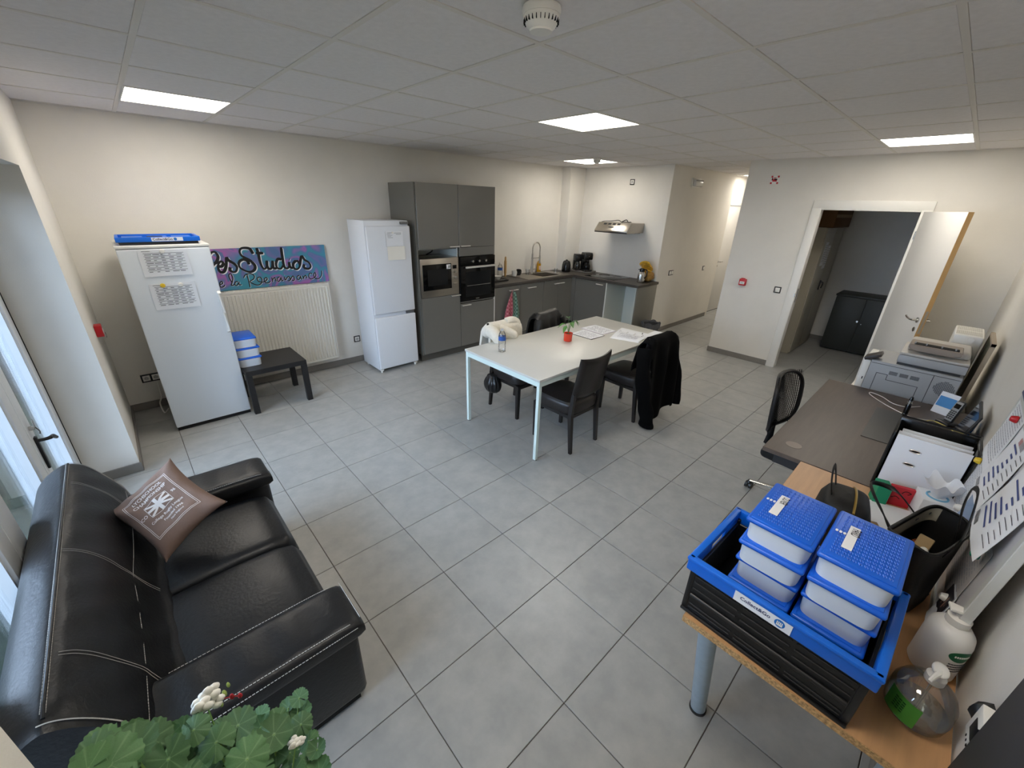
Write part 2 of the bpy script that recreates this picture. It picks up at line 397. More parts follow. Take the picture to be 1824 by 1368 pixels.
for k in range(2600):
    x, y, z = -5.4 + rnd.gauss(0, .25), rnd.uniform(-6, 3.8), rnd.uniform(0, 1.5) + rnd.gauss(0, .06)
    q = Quaternion((rnd.random(), rnd.random(), 0), rnd.uniform(0, 3)).normalized(); a = .06
    vs = [g.bm.verts.new(Vector((x, y, z)) + q @ Vector(p)) for p in ((-a, 0, 0), (0, -a * .5, 0), (a, 0, 0), (0, a * .5, .01))]; g.bm.faces.new(vs)
o = g.build('hedge', M_hedge, None, smooth=False, fix=False); tag(o, 'green hedge seen through the window glass behind the sofa', 'hedge'); o['kind'] = 'stuff'

# ------------------------------------------------------------------ doors
d1 = thing('door_1', '', 'door', (XD, -1.5, 0), w=True); d1['kind'] = 'structure'; del d1['label']; del d1['category']
g = G().lim(XD - .014, XD, -1.03 - .02, -1.03 + .07, 0, 2.12, .003).lim(XD - .014, XD, -2.03, -1.94, 0, 2.12, .003).lim(XD - .0145, XD, -2.03, -.96, 2.03, 2.12, .003)
g.lim(XD + .10, XD + .114, -1.03, -.96, 0, 2.1, .003)
g.build('architrave', M_white, d1)
G().lim(XD - .012, XD + .112, -1.055, -1.03, 0, 2.04, .002).lim(XD - .012, XD + .112, -1.965, -1.94, 0, 2.04, .002).lim(XD - .012, XD + .112, -1.94, -1.055, 2.015, 2.04, .002).build('jamb', M_white, d1)
G().lim(XD - .0155, XD - .011, -1.052, -1.044, .98, 1.02).lim(XD + .03, XD + .06, -1.06, -1.054, .90, 1.08).build('strike_plate', M_chrome, d1, smooth=False)
M_wood = mat('raw_pine_edge', C8(196, 158, 104), .6, noise=.12, scale=6, stretch=(1, 1, .1))
leafdir = Vector((4.57 - 5.355, -2.30 + 1.955, 0)).normalized(); ang = math.atan2(leafdir.y, leafdir.x)
L = Matrix.Translation((5.352, -1.962, 0)) @ Matrix.Rotation(ang, 4, 'Z')
lf = G().lim(0, .845, -.0, .04, .01, 2.02, .001).xf(L).build('door_leaf', mat('door_lacquer', C8(228, 226, 222), .45), d1)
G().lim(.845, .848, .001, .039, .01, 2.02).xf(L).build('raw_edge', M_wood, lf, smooth=False)
G().lim(.848, .850, .010, .030, .93, 1.15).xf(L).build('lock_plate', M_steel, lf, smooth=False)
for s_, y0 in ((-1, 0.0), (1, .04)):
    G().cyl((.79, y0, 1.05), (.79, y0 + s_ * .008, 1.05), .026, n=20).cyl((.79, y0, 1.05), (.79, y0 + s_ * .05, 1.05), .010).tube(
        [(.79, y0 + s_ * .045, 1.05), (.77, y0 + s_ * .055, 1.05), (.70, y0 + s_ * .055, 1.055), (.66, y0 + s_ * .05, 1.063)], .009, 10).cyl(
        (.79, y0, .96), (.79, y0 + s_ * .006, .96), .022, n=20).xf(L).build('handle', M_chrome, lf)
for z in (.25, 1.75): G().cyl((5.352, -1.962, z), (5.352, -1.962, z + .08), .008).build('hinge', M_chrome, d1)
d2 = thing('door_2', '', 'door', (8.3, 1, 0), w=True); d2['kind'] = 'structure'; del d2['label']; del d2['category']
G().lim(7.77, 7.84, .976, .99, 0, 2.15, .003).lim(8.79, 8.86, .976, .99, 0, 2.15, .003).lim(7.77, 8.86, .9755, .99, 2.08, 2.15, .003).build('architrave', M_white, d2)
l2 = G().lim(7.84, 8.79, .995, 1.035, .012, 2.08, .001).build('door_leaf', MATS['door_lacquer'], d2)
G().cyl((7.93, .995, 1.03), (7.93, .985, 1.03), .026, n=20).cyl((7.93, .995, 1.03), (7.93, .945, 1.03), .010).tube([(7.93, .95, 1.03), (7.95, .94, 1.03), (8.06, .94, 1.03)], .009, 10).cyl((7.93, .995, .95), (7.93, .988, .95), .024, n=20).build('handle', M_chrome, l2)
struct('floor_gap', G().lim(7.84, 8.79, .995, 1.03, .001, .011), M_dark)

# ------------------------------------------------------------------ wall fittings
M_sw = mat('socket_ring', C8(24, 24, 26), .4)
def socket(loc, nrm, label, n=1, name='wall_socket', cat='socket', kind='s'):
    # nrm: 'y-' faces -y, 'x-' faces -x, 'x+' faces +x
    rz = {'y-': 0, 'x-': -pi / 2, 'x+': pi / 2, 'y+': pi}[nrm]
    t = thing(name, label, cat, loc, rz)
    W = .071 * n + .01
    G().box((0, -.004, 0), (W, .008, .081), .003).build('frame', M_sw, t)
    for k in range(n):
        x = (k - (n - 1) / 2) * .071
        ins = G().box((x, -.0085, 0), (.056, .005, .056), .004).build('insert', M_white, t)
        if kind == 's':
            G().cyl((x, -.0108, 0), (x, -.0114, 0), .019).build('recess', mat('recess_grey', C8(190, 188, 184), .5), ins)
            G().cyl((x - .008, -.0112, 0), (x - .008, -.0118, 0), .0028, n=8).cyl((x + .008, -.0112, 0), (x + .008, -.0118, 0), .0028, n=8).cyl((x, -.0112, .010), (x, -.016, .010), .002, n=8).build('pin_holes', M_dark, ins)
        else:
            G().box((x, -.0115, 0), (.050, .003, .050), .002).build('rocker', M_white, ins)
    return t
socket((-.985, YB, .315), 'y-', 'double wall socket with black surround beside the white upright freezer', 2)
socket((1.10, YB, .31), 'y-', 'wall socket with black surround between the radiator and the tall fridge', 1)
socket((XK, 1.555, 2.35), 'x-', 'black-edged socket high on the wall above the cooker hood', 1)
socket((5.80, YC, 1.0), 'y-', 'double black-edged switch on the corridor wall just past the kitchen', 2, 'light_switch', 'switch', 'r')
socket((7.05, YC, .985), 'y-', 'single black-edged switch far down the corridor wall beside the white door', 1, 'light_switch', 'switch', 'r')
socket((XD, -.84, 1.035), 'x-', 'black-edged light switch on the wall between the red fire button and the storage door', 1, 'light_switch', 'switch', 'r')
t = thing('fire_call_point', 'red fire alarm call point on the wall left of the storage door', 'alarm button', (XD, -.40, 1.075), -pi / 2)
G().box((0, -.02, 0), (.088, .04, .088), .005).build('housing', M_red, t)
G().box((0, -.041, -.008), (.06, .003, .036), .001).build('glass_plate', M_white, t)
G().box((0, -.028, .049), (.05, .022, .012), .003).build('top_cap', M_red, t)
g = G()
for k in range(3): g.box((0, -.0428, -.001 - .007 * k), (.04, .0006, .0025))
g.build('lettering', M_ink, t, smooth=False)
t = thing('fire_call_point', 'red fire alarm box with keys at the edge of the window recess', 'alarm button', (XL, 2.10, .965), pi / 2)
G().box((0, -.022, 0), (.09, .044, .09), .005).build('housing', M_red, t)
G().box((0, -.045, -.006), (.06, .003, .04), .001).build('glass_plate', M_white, t)
g = G()
for k in range(3): g.tube([(.02, -.05, -.02), (.022, -.052, -.04 - .012 * k), (.018 + .006 * k, -.05, -.07)], .002, 6)
g.build('keys', M_chrome, t)
t = thing('fire_sign', 'small red and white square sounder sign high on the wall above the fire button', 'sign', (XD, -.47, 2.345), -pi / 2)
G().box((0, -.003, 0), (.092, .006, .092)).build('plate', M_white, t, smooth=False)
g = G()
for a in (-1, 1):
    for b in (-1, 1): g.box((a * .036, -.0068, b * .036), (.02, .0015, .02))
g.box((0, -.0068, -.004), (.05, .0016, .03)).box((0, -.007, .02), (.03, .0016, .01))
g.build('red_marks', M_red, t, smooth=False)
G().box((.012, -.0085, .004), (.03, .001, .016)).box((-.03, -.0085, .01), (.01, .001, .03)).build('dark_marks', M_dark, t, smooth=False)
t = thing('emergency_light', 'white bulkhead emergency light high on the corridor wall', 'emergency light', (6.10, YC, 2.365))
G().box((0, -.012, 0), (.30, .024, .13), .01).build('base', M_white, t)
G().box((0, -.045, -.005), (.27, .045, .10), .02, 3).build('cover', mat('milky_plastic', C8(215, 212, 206), .25), t)
G().box((0, -.069, .03), (.25, .002, .02)).build('stripe', mat('grey_stripe', C8(120, 116, 112), .5), t, smooth=False)
# lower right: control box on the right wall, dark panel edge
t = thing('control_box', 'small white box with black plug on the right wall by the wooden table', 'control box', (.207, YR, .938), pi)
G().box((0, -.017, 0), (.06, .034, .085), .003).build('housing', M_white, t)
G().box((.012, -.02, .0), (.05, .03, .05), .008).blob((-.045, -.022, .0), (.018, .02, .035), .4, 5, 2).build('plug', M_black, t)
g = G()
for k in range(3): g.box((.004 + .014 * k, -.0342, -.035), (.005, .0012, .005))
g.build('screws', M_dark, t, smooth=False)
tag(G().lim(-.60, .172, YR + .002, YR + .035, .80, 1.6, .004).build('wall_panel', mat('dark_grey_board', C8(62, 62, 62), .6), None),
    'dark grey flat panel on the right wall, cut by the lower right corner', 'panel')

# ------------------------------------------------------------------ kitchen
KY = 2.10      # plane of the fronts along the back wall
KX = 4.745     # plane of the fronts of the side run
def bar_handle(parent, x0, x1, y, z, ax='x'):
    g = G()
    if ax == 'x':
        g.cyl((x0, y - .028, z), (x1, y - .028, z), .0075, n=10)
        for x in (x0 + .015, x1 - .015): g.cyl((x, y, z), (x, y - .028, z), .004, n=8)
    else:
        g.cyl((y - .028, x0, z), (y - .028, x1, z), .0075, n=10)
        for x in (x0 + .015, x1 - .015): g.cyl((y, x, z), (y - .028, x, z), .004, n=8)
    return g.build('handle', M_hnd, parent)
M_inner = mat('white_carcass', C8(214, 218, 212), .6)
M_plinth = mat('plinth_grey', C8(88, 86, 80), .45)
t = thing('tall_cabinet', 'tall grey kitchen cabinet housing the built-in microwave', 'cabinet', (2.02, 2.4, 0), w=True)
g = G().lim(1.727, 1.743, KY, YB - .003, .10, 2.177).lim(2.325, 2.341, KY + .02, YB - .003, .10, 2.177).lim(1.743, 2.325, YB - .02, YB - .003, .10, 2.177)
g.lim(1.743, 2.325, KY + .02, YB - .02, 2.16, 2.177).lim(1.743, 2.325, KY + .02, YB - .02, .84, .856).lim(1.743, 2.325, KY + .02, YB - .02, 1.43, 1.445).lim(1.743, 2.325, KY + .02, YB - .02, .10, .116)
g.build('carcass', M_cab, t, smooth=False)
G().lim(2.318, 2.325, KY + .003, YB - .02, 1.33, 1.44).lim(1.743, 1.746, KY + .02, YB - .02, 1.33, 1.44).lim(1.743, 2.325, KY + .4, KY + .41, 1.33, 1.44).build('niche_lining', M_inner, t, smooth=False)
d = G().lim(1.745, 2.335, KY - .018, KY, 1.448, 2.175, .0015, 1).build('door', M_cab, t); bar_handle(d, 2.18, 2.325, KY - .018, 1.462)
d = G().lim(1.745, 2.335, KY - .018, KY, .11, .852, .0015, 1).build('door', M_cab, t); bar_handle(d, 2.18, 2.325, KY - .018, .842)
G().lim(1.73, 2.341, KY + .05, KY + .066, .0, .10).build('plinth', M_plinth, t, smooth=False)
G().tube(catmull([(2.04, KY + .3, 1.345), (2.06, KY + .2, 1.39), (2.11, KY + .25, 1.42), (2.12, KY + .3, 1.43)]), .008, 8).blob((2.12, KY + .28, 1.42), (.022, .02, .016), .2).build('power_cord', M_black, t)
t = thing('tall_cabinet', 'tall grey kitchen cabinet housing the black oven', 'cabinet', (2.64, 2.4, 0), w=True)
g = G().lim(2.345, 2.36, KY, YB - .003, .10, 2.177).lim(2.93, 2.948, KY, YB - .003, .10, 2.177).lim(2.36, 2.93, YB - .02, YB - .003, .10, 2.177)
g.lim(2.36, 2.93, KY + .02, YB - .02, 2.16, 2.177).lim(2.36, 2.93, KY + .02, YB - .02, .715, .731).lim(2.36, 2.93, KY + .02, YB - .02, 1.33, 1.345).lim(2.36, 2.93, KY + .02, YB - .02, .10, .116)
g.build('carcass', M_cab, t, smooth=False)
d = G().lim(2.341, 2.94, KY - .018, KY, 1.448, 2.175, .0015, 1).build('door', M_cab, t); bar_handle(d, 2.352, 2.50, KY - .018, 1.462)
G().lim(2.341, 2.94, KY - .018, KY, 1.334, 1.444, .0015, 1).build('filler_panel', M_cab, t)
d = G().lim(2.341, 2.94, KY - .018, KY, .11, .712, .0015, 1).build('door', M_cab, t); bar_handle(d, 2.352, 2.50, KY - .018, .690)
G().lim(2.341, 2.95, KY + .05, KY + .066, .0, .10).build('plinth', M_plinth, t, smooth=False)
G().lim(2.941, 2.9555, KY - .017, YB - .003, .02, .862).build('side_edge', M_white, t, smooth=False)
# microwave
M_blackgl = mat('black_glass', C8(7, 7, 8), .12, spec=.25)
t = thing('microwave', 'built-in stainless microwave with black glass door in the tall cabinet', 'microwave', (2.03, KY, .86), w=True)
G().lim(1.748, 2.318, KY - .022, KY + .35, .858, 1.330, .003).build('frame', M_steel, t)
dd = G().lim(1.775, 2.20, KY - .030, KY - .021, .945, 1.262, .003).build('door', M_blackgl, t)
G().lim(1.84, 2.14, KY - .0315, KY - .0295, 1.0, 1.20).build('window', mat('smoked_glass', C8(24, 25, 26), .15, spec=.25), dd, smooth=False)
G().lim(2.125, 2.185, KY - .0325, KY - .0305, 1.195, 1.25).build('sticker', M_paper, dd, smooth=False)
G().box((2.165, KY - .033, 1.222), (.035, .001, .03)).box((2.15, KY - .033, 1.205), (.04, .001, .005)).build('sticker_print', mat('grey_ink', C8(150, 150, 150), .8), dd, smooth=False)
G().lim(2.225, 2.285, KY - .026, KY - .021, 1.19, 1.235, .001).build('display', M_blackgl, t)
for z in (1.155, 1.078): G().cyl((2.255, KY - .021, z), (2.255, KY - .045, z), .019, .017, n=20).build('knob', M_chrome, t)
G().lim(2.225, 2.285, KY - .028, KY - .021, .985, 1.01, .002).build('door_button', M_steel, t)
# oven
t = thing('oven', 'black built-in oven with three knobs in the tall cabinet', 'oven', (2.64, KY, .74), w=True)
G().lim(2.345, 2.936, KY - .018, KY + .4, .735, 1.328, .002).build('body', M_blackm, t)
G().lim(2.343, 2.938, KY - .030, KY - .017, 1.215, 1.328, .003).build('control_panel', M_blackgl, t)
for x in (2.541, 2.65, 2.764): G().cyl((x, KY - .03, 1.264), (x, KY - .052, 1.264), .018, .015, n=20).build('knob', M_chrome, t)
dd = G().lim(2.343, 2.938, KY - .036, KY - .017, .745, 1.21, .004).build('door', M_blackgl, t)
G().lim(2.42, 2.86, KY - .0375, KY - .0355, .80, 1.13).build('window', MATS['smoked_glass'], dd, smooth=False)
G().lim(2.40, 2.915, KY - .078, KY - .062, 1.182, 1.206, .004).lim(2.44, 2.46, KY - .065, KY - .035, 1.186, 1.202).lim(2.86, 2.88, KY - .065, KY - .035, 1.186, 1.202).build('handle', M_hnd, dd)
G().lim(2.44, 2.85, KY - .0385, KY - .037, .945, .95).build('rack_line', M_chrome, dd, smooth=False)
G().box((2.62, KY - .0385, .765), (.06, .001, .009)).build('brand_plate', M_chrome, dd, smooth=False)
G().lim(2.343, 2.938, KY - .02, KY - .01, .728, .735).build('bottom_trim', M_chrome, t, smooth=False)

# base units, back run
def base_unit(label, x0, x1, doors, hand):
    t = thing('base_cabinet', label, 'cabinet', ((x0 + x1) / 2, 2.4, 0), w=True)
    g = G().lim(x0, x0 + .016, KY + .03, YB - .003, .10, .858).lim(x1 - .016, x1, KY + .03, YB - .003, .10, .858).lim(x0 + .016, x1 - .016, KY + .03, YB - .02, .10, .116).lim(x0 + .016, x1 - .016, YB - .02, YB - .003, .10, .858)
    g.build('carcass', M_inner, t, smooth=False)
    for (a, b), (h0, h1) in zip(doors, hand):
        d = G().lim(a + .0015, b - .0015, KY + .012, KY + .03, .11, .852, .0015, 1).build('door', M_cab, t); bar_handle(d, h0, h1, KY + .012, .790)
    G().lim(x0, x1, KY + .08, KY + .096, 0, .10).build('plinth', M_plinth, t, smooth=False)
    return t
base_unit('grey base cabinet with the tea towels hanging from its handle', 2.958, 4.025, [(2.958, 3.50), (3.50, 4.025)], [(3.25, 3.43), (3.64, 3.82)])
base_unit('grey base cabinet under the sink with two meeting handles', 4.03, 4.74, [(4.03, 4.385), (4.385, 4.738)], [(4.26, 4.375), (4.395, 4.51)])
t = thing('corner_base_cabinet', 'grey base cabinet with one door at the inner corner of the kitchen', 'cabinet', (5.0, 1.73, 0), w=True)
G().lim(KX + .03, XK - .003, 1.43, 1.446, .10, .858).lim(KX + .03, XK - .003, 2.05, 2.066, .10, .858).lim(KX + .03, XK - .003, 1.446, 2.05, .10, .116).build('carcass', M_inner, t, smooth=False)
d = G().lim(KX + .012, KX + .03, 1.434, 2.04, .11, .852, .0015, 1).build('door', M_cab, t); bar_handle(d, 1.465, 1.60, KX + .012, .815, 'y')
G().lim(KX + .08, KX + .096, .84, 2.12, 0, .10).build('plinth', M_plinth, t, smooth=False)
G().lim(KX - .0, KX + .03, 2.042, 2.13, .10, .856).build('corner_post', M_cab, t, smooth=False)
t = thing('open_base_cabinet', 'open white base cabinet without doors beside the grey end panel', 'cabinet', (5.0, 1.1, 0), w=True)
G().lim(KX + .015, XK - .003, 1.405, 1.427, .10, .858).lim(KX + .015, XK - .003, .868, .884, .10, .858).lim(KX + .015, XK - .003, .884, 1.405, .10, .118).build('carcass', M_inner, t, smooth=False)
G().lim(XK - .02, XK - .004, 1.12, 1.405, .118, .858).build('back_panel', M_inner, t, smooth=False)
G().lim(XK - .012, XK - .004, .884, 1.12, .118, .858).build('rear_wall_piece', M_wall, t, smooth=False)
G().cyl((XK - .03, 1.105, .12), (XK - .03, 1.105, .85), .012).build('pipe', M_pvc, t)
G().lim(KX + .012, XK - .003, .85, .867, .0, .858, .001).build('end_panel', M_cab, t)

# worktop with the sink cut out
M_top = mat('dark_worktop', C8(66, 61, 56), .5, noise=.12, scale=20, stretch=(1, 1, 1), bump=.1)
SX0, SX1, SY0, SY1 = 4.10, 4.52, 2.215, 2.545
g = G().lim(2.957, SX0, KY - .012, YB - .001, .862, .90).lim(SX1, KX - .01, KY - .012, YB - .001, .862, .90).lim(SX0, SX1, KY - .012, SY0, .862, .90).lim(SX0, SX1, SY1, YB - .001, .862, .90)
g.lim(KX - .01, XK - .001, .83, 2.494, .862, .90).lim(KX - .01, 4.954, 2.494, YB - .001, .862, .90)
bmesh.ops.remove_doubles(g.bm, verts=g.bm.verts[:], dist=.0005)
tag(g.build('worktop', M_top, None, smooth=False), 'dark speckled L-shaped kitchen worktop', 'worktop')
# sink
t = thing('sink', 'stainless steel sink with drainer set into the dark worktop', 'sink', (4.2, 2.36, .90), w=True)
g = G()
z = .9035
g.lim(3.71, SX0, 2.15, 2.61, .901, z).lim(SX1, 4.70, 2.15, 2.61, .901, z).lim(SX0, SX1, 2.15, SY0, .901, z).lim(SX0, SX1, SY1, 2.61, .901, z)
g.build('rim', M_steel, t, smooth=False)
g = G().lim(3.71, 4.70, 2.146, 2.152, .9005, .908, .002).lim(3.71, 4.70, 2.608, 2.614, .9005, .908, .002).lim(3.706, 3.712, 2.146, 2.614, .9005, .908, .002).lim(4.698, 4.704, 2.146, 2.614, .9005, .908, .002)
g.build('raised_edge', M_steel, t)
g = G()
for k in range(9): g.lim(3.78, 4.02, 2.21 + .042 * k, 2.216 + .042 * k, z - .001, z + .002, .001, 1)
g.build('drainer_ridges', M_steel, t)
g = G()
for y0, y1 in ((SY0, SY0 + .002), (SY1 - .002, SY1)): g.lim(SX0, SX1, y0, y1, .74, z)
for x0, x1 in ((SX0, SX0 + .002), (SX1 - .002, SX1)): g.lim(x0, x1, SY0, SY1, .74, z)
g.lim(SX0, SX1, SY0, SY1, .738, .742); g.build('basin', M_steel, t, smooth=False)
G().cyl((4.31, 2.38, .742), (4.31, 2.38, .746), .04, n=20).build('drain', M_chrome, t)
t = thing('kitchen_tap', 'tall arched steel kitchen tap with a spring spout at the sink', 'tap', (4.20, 2.57, .9035))
G().lathe([(.03, 0), (.028, .01), (.023, .02), (.021, .10), (.017, .13), (.014, .32)]).build('body', M_steel, t)
arc = [(0, 0, .30), (.0, 0, .36)] + [(.09 - .09 * cos(a), -.0, .40 + .10 * sin(a)) for a in [pi * k / 12 for k in range(13)]] + [(.18, 0, .34), (.182, 0, .28)]
g = G().tube(arc, .0085, 10)
for i in range(len(arc) - 1):
    p, q = Vector(arc[i]), Vector(arc[i + 1]); m_ = (p + q) / 2; dd_ = (q - p).normalized() * .004; g.cyl(m_ - dd_, m_ + dd_, .0115, n=12)
g.build('spring_spout', M_steel, t)
G().cyl((0, 0, .25), (.182, 0, .25), .006, n=10).cyl((0, 0, .24), (0, 0, .26), .018, n=16).build('holder_arm', M_steel, t)
G().lathe([(.012, .29), (.015, .26), (.015, .19), (.018, .16), (.016, .155)], (.182, 0, 0)).build('spray_head', M_steel, t)
G().cyl((0, 0, .06), (.055, -.02, .075), .007, n=10).build('lever', M_steel, t)
# hob
t = thing('hob', 'flush black glass hob in the side worktop', 'hob', (5.05, 1.62, .90), w=True)
G().lim(4.82, 5.29, 1.33, 1.92, .9005, .906, .002).build('glass_top', mat('hob_glass', C8(24, 23, 22), .12), t)
g = G()
for x, y, r in ((4.95, 1.5, .09), (5.17, 1.5, .07), (4.95, 1.76, .07), (5.17, 1.76, .09)):
    g.tube([(x + r * cos(a), y + r * sin(a), .9062) for a in [2 * pi * k / 32 for k in range(32)]], .0012, 4, closed=True)
g.build('zone_rings', mat('ring_grey', C8(80, 78, 76), .5), t)
# cooker hood
t = thing('cooker_hood', 'slim stainless cooker hood on the wall above the hob', 'cooker hood', (5.1, 1.54, 1.62), w=True)
G().prism([(4.87, 1.615), (4.868, 1.640), (4.97, 1.755), (XK - .002, 1.755), (XK - .002, 1.612), (4.90, 1.606)], 'y', 1.235, 1.845, .003, 1).build('body', M_steel, t)
G().lim(4.866, 4.876, 1.24, 1.84, 1.606, 1.620, .002).build('front_lip', M_black, t)
G().lim(4.92, 5.30, 1.27, 1.81, 1.602, 1.608).build('filter', mat('filter_grey', C8(120, 118, 112), .5, .6), t, smooth=False)
def hoodpt(y, s_, o=.002):   # on the sloping face, s_=0 bottom..1 top
    p = Vector((4.868, y, 1.640)).lerp(Vector((4.97, y, 1.755)), s_); n_ = Vector((-.115, 0, .102)).normalized(); return p + n_ * o
def hq(g, y0, y1, a, b, o=.002):
    vs = [g.bm.verts.new(hoodpt(*q, o)) for q in ((y0, a), (y1, a), (y1, b), (y0, b))]; g.bm.faces.new(vs)
g = G()
for k in range(4): hq(g, 1.42 + k * .085, 1.475 + k * .085, .70, .92)
g.build('vent_slots', M_blackm, t, smooth=False)
g = G(); vs = [g.bm.verts.new(hoodpt(1.56 + .055 * cos(a), .42 + .09 * sin(a))) for a in [2 * pi * k / 20 for k in range(20)]]; g.bm.faces.new(vs); g.build('switch_panel', M_black, t, smooth=False)
G().tube(catmull([(4.93, 1.84, 1.69), (5.0, 1.80, 1.76), (5.05, 1.66, 1.775), (5.08, 1.55, 1.79), (5.02, 1.45, 1.765), (5.0, 1.38, 1.77), (5.06, 1.30, 1.77)]), .0055, 8).tube(
    catmull([(5.02, 1.45, 1.768), (5.1, 1.42, 1.80), (5.02, 1.33, 1.768), (4.99, 1.28, 1.775)]), .007, 8).build('power_cord', M_black, t)

# things on the worktop
def lathe_thing(name, label, cat, loc, prof, m, n=24, part='body', **k):
    t = thing(name, label, cat, loc, **k); G().lathe(prof, n=n).build(part, m, t); return t
M_kett = mat('black_gloss', C8(14, 14, 15), .2)
t = lathe_thing('kettle', 'rounded black kettle in the kitchen corner left of the coffee makers', 'kettle', (4.90, 2.40, .901), [(.075, 0), (.078, .01), (.08, .04), (.075, .12), (.062, .17), (.05, .185), (.02, .195)], M_kett)
G().tube(catmull([(-.06, -.02, .16), (-.10, -.04, .155), (-.115, -.045, .10), (-.10, -.04, .05), (-.075, -.03, .04)]), .01, 10).build('handle', M_kett, t)
G().lathe([(.02, .19), (.016, .20), (.012, .208)]).build('lid_knob', M_kett, t)
t = thing('serving_tray', 'grey tray under the two black coffee makers', 'tray', (5.17, 2.26, .901), .15)
G().box((0, 0, .006), (.26, .44, .010), .004).build('base', mat('grey_tray', C8(120, 116, 112), .5), t)
G().tube([(-.13, -.22, .014), (.13, -.22, .014), (.13, .22, .014), (-.13, .22, .014)], .006, 8, closed=True).build('rim', MATS['grey_tray'], t)
def coffee(loc, label, w, h, big):
    t = thing('coffee_maker', label, 'coffee maker', loc, -.5)
    G().box((0, 0, .015), (w, w * 1.3, .03), .012).build('base', M_kett, t)
    G().box((0, w * .42, h * .5), (w * .95, w * .45, h - .02), .015).build('tank', M_kett, t)
    G().box((0, 0, h - .055), (w, w * 1.25, .11), .02, 3).build('brew_head', M_kett, t)
    G().box((0, 0, h + .002), (w * .9, w * 1.1, .012), .005).build('lid', mat('dark_lid', C8(40, 40, 42), .35), t)
    j = G().lathe([(w * .38, .032), (w * .42, .06), (w * .4, .10), (w * .3, .135), (w * .3, .15)], (0, -w * .15, 0)).build('jug', M_blackgl if big else thin_glass('jug_glass', tint=(.25, .22, .2), refl=.15), t)
    G().tube([(0, -w * .55, .135), (0, -w * .85, .13), (0, -w * .85, .07), (0, -w * .5, .06)], .008, 8).build('jug_handle', M_kett, j)
    G().box((.0, -w * .63, h - .05), (.02, .003, .008)).build('badge', M_chrome, t, smooth=False)
coffee((5.165, 2.37, .914), 'smaller black coffee maker with glass jug in the kitchen corner', .12, .27, False)
coffee((5.20, 2.19, .914), 'larger black coffee maker in the kitchen corner', .155, .31, True)
M_mugw = mat('white_ceramic', C8(232, 230, 224), .3)
for nm, lb, p, m_ in (('mug', 'white mug on the worktop left of the sink', (3.72, 2.50, .909), M_mugw), ('mug', 'black mug on the worktop beside the white mug', (3.87, 2.55, .909), M_kett)):
    t = thing(nm, lb, 'mug', p); G().lathe([(.03, 0), (.036, .004), (.038, .09), (.034, .09), (.032, .01), (.001, .008)], cap=False).build('cup', m_, t)
    G().tube([(.036, 0, .075), (.058, 0, .07), (.062, 0, .045), (.055, 0, .022), (.036, 0, .02)], .005, 8).build('handle', m_, t)
t = thing('dark_tray', 'black tray on the worktop beside the oven', 'tray', (3.20, 2.40, .901))
G().box((0, 0, .006), (.36, .28, .012), .004).tube([(-.18, -.14, .014), (.18, -.14, .014), (.18, .14, .014), (-.18, .14, .014)], .006, 8, closed=True).build('base', M_black, t)
t = thing('bowl', 'small white bowl on the black tray beside the oven', 'bowl', (3.26, 2.37, .914)); G().lathe([(.025, 0), (.03, .006), (.06, .055), (.056, .055), (.028, .012), (.001, .01)], cap=False).build('bowl_body', M_mugw, t)
t = thing('cutlery_jar', 'glass jar of cutlery on the worktop corner beside the oven', 'jar', (3.32, 2.60, .901))
G().lathe([(.04, 0), (.045, .005), (.045, .12), (.042, .12), (.042, .01), (.001, .008)], cap=False).build('jar_glass', M_clear, t)
for k in range(7):
    a = k * .9; p0 = (.015 * cos(a), .015 * sin(a), .012); p1 = (.04 * cos(a), .04 * sin(a), .17 + .01 * (k % 3))
    G().cyl(p0, p1, .003, n=6).blob(p1, (.011, .005, .02), 0, sub=2).build('spoon', M_chrome, t)
t = thing('water_bottle', 'clear plastic water bottle with blue label on the worktop beside the cutlery jar', 'bottle', (3.47, 2.56, .901))
BP = [(.030, 0), (.034, .006), (.033, .03), (.035, .05), (.033, .07), (.035, .10), (.034, .16), (.026, .185), (.014, .205), (.013, .215)]
G().lathe([(r * 1.15, z_ * 1.0) for r, z_ in BP]).build('bottle_body', M_clear, t)
G().lathe([(.0405, .115), (.0405, .150)], cap=False).build('label_band', mat('label_blue', C8(40, 88, 170), .5), t)
G().lathe([(.017, .215), (.017, .23)]).build('cap', M_white, t)
t = thing('rolling_pin', 'wooden rolling pin standing upright on the worktop', 'rolling pin', (3.60, 2.58, .901)); G().lathe([(.012, 0), (.016, .01), (.016, .05), (.021, .06), (.021, .24), (.016, .25), (.014, .30), (.010, .31)]).build('pin', M_wood, t)
t = thing('drinking_glass', 'small clear glass on the drainer behind the sink', 'glass', (4.03, 2.50, .9065)); G().lathe([(.028, 0), (.03, .003), (.036, .085), (.034, .085), (.028, .006), (.001, .006)], cap=False).build('tumbler', M_clear, t)
t = thing('drinking_glass', 'small clear glass upside down at the right edge of the sink', 'glass', (4.57, 2.35, .9065)); G().lathe([(.036, 0), (.028, .08), (.001, .082)], cap=False).build('tumbler', M_clear, t)
t = thing('detergent_bottle', 'yellow washing-up liquid bottle behind the sink', 'bottle', (4.45, 2.645, .901))
G().lathe([(.04, 0), (.043, .01), (.043, .13), (.03, .175), (.014, .19)], sy=.6).build('bottle_body', mat('amber_liquid', C8(206, 150, 26), .2), t)
G().lathe([(.014, .19), (.016, .2), (.012, .22), (.005, .235)]).build('cap', M_white, t)
G().box((.0, -.0262, .07), (.05, .003, .07), .001).build('label_patch', mat('label_pink', C8(226, 196, 180), .5), t)
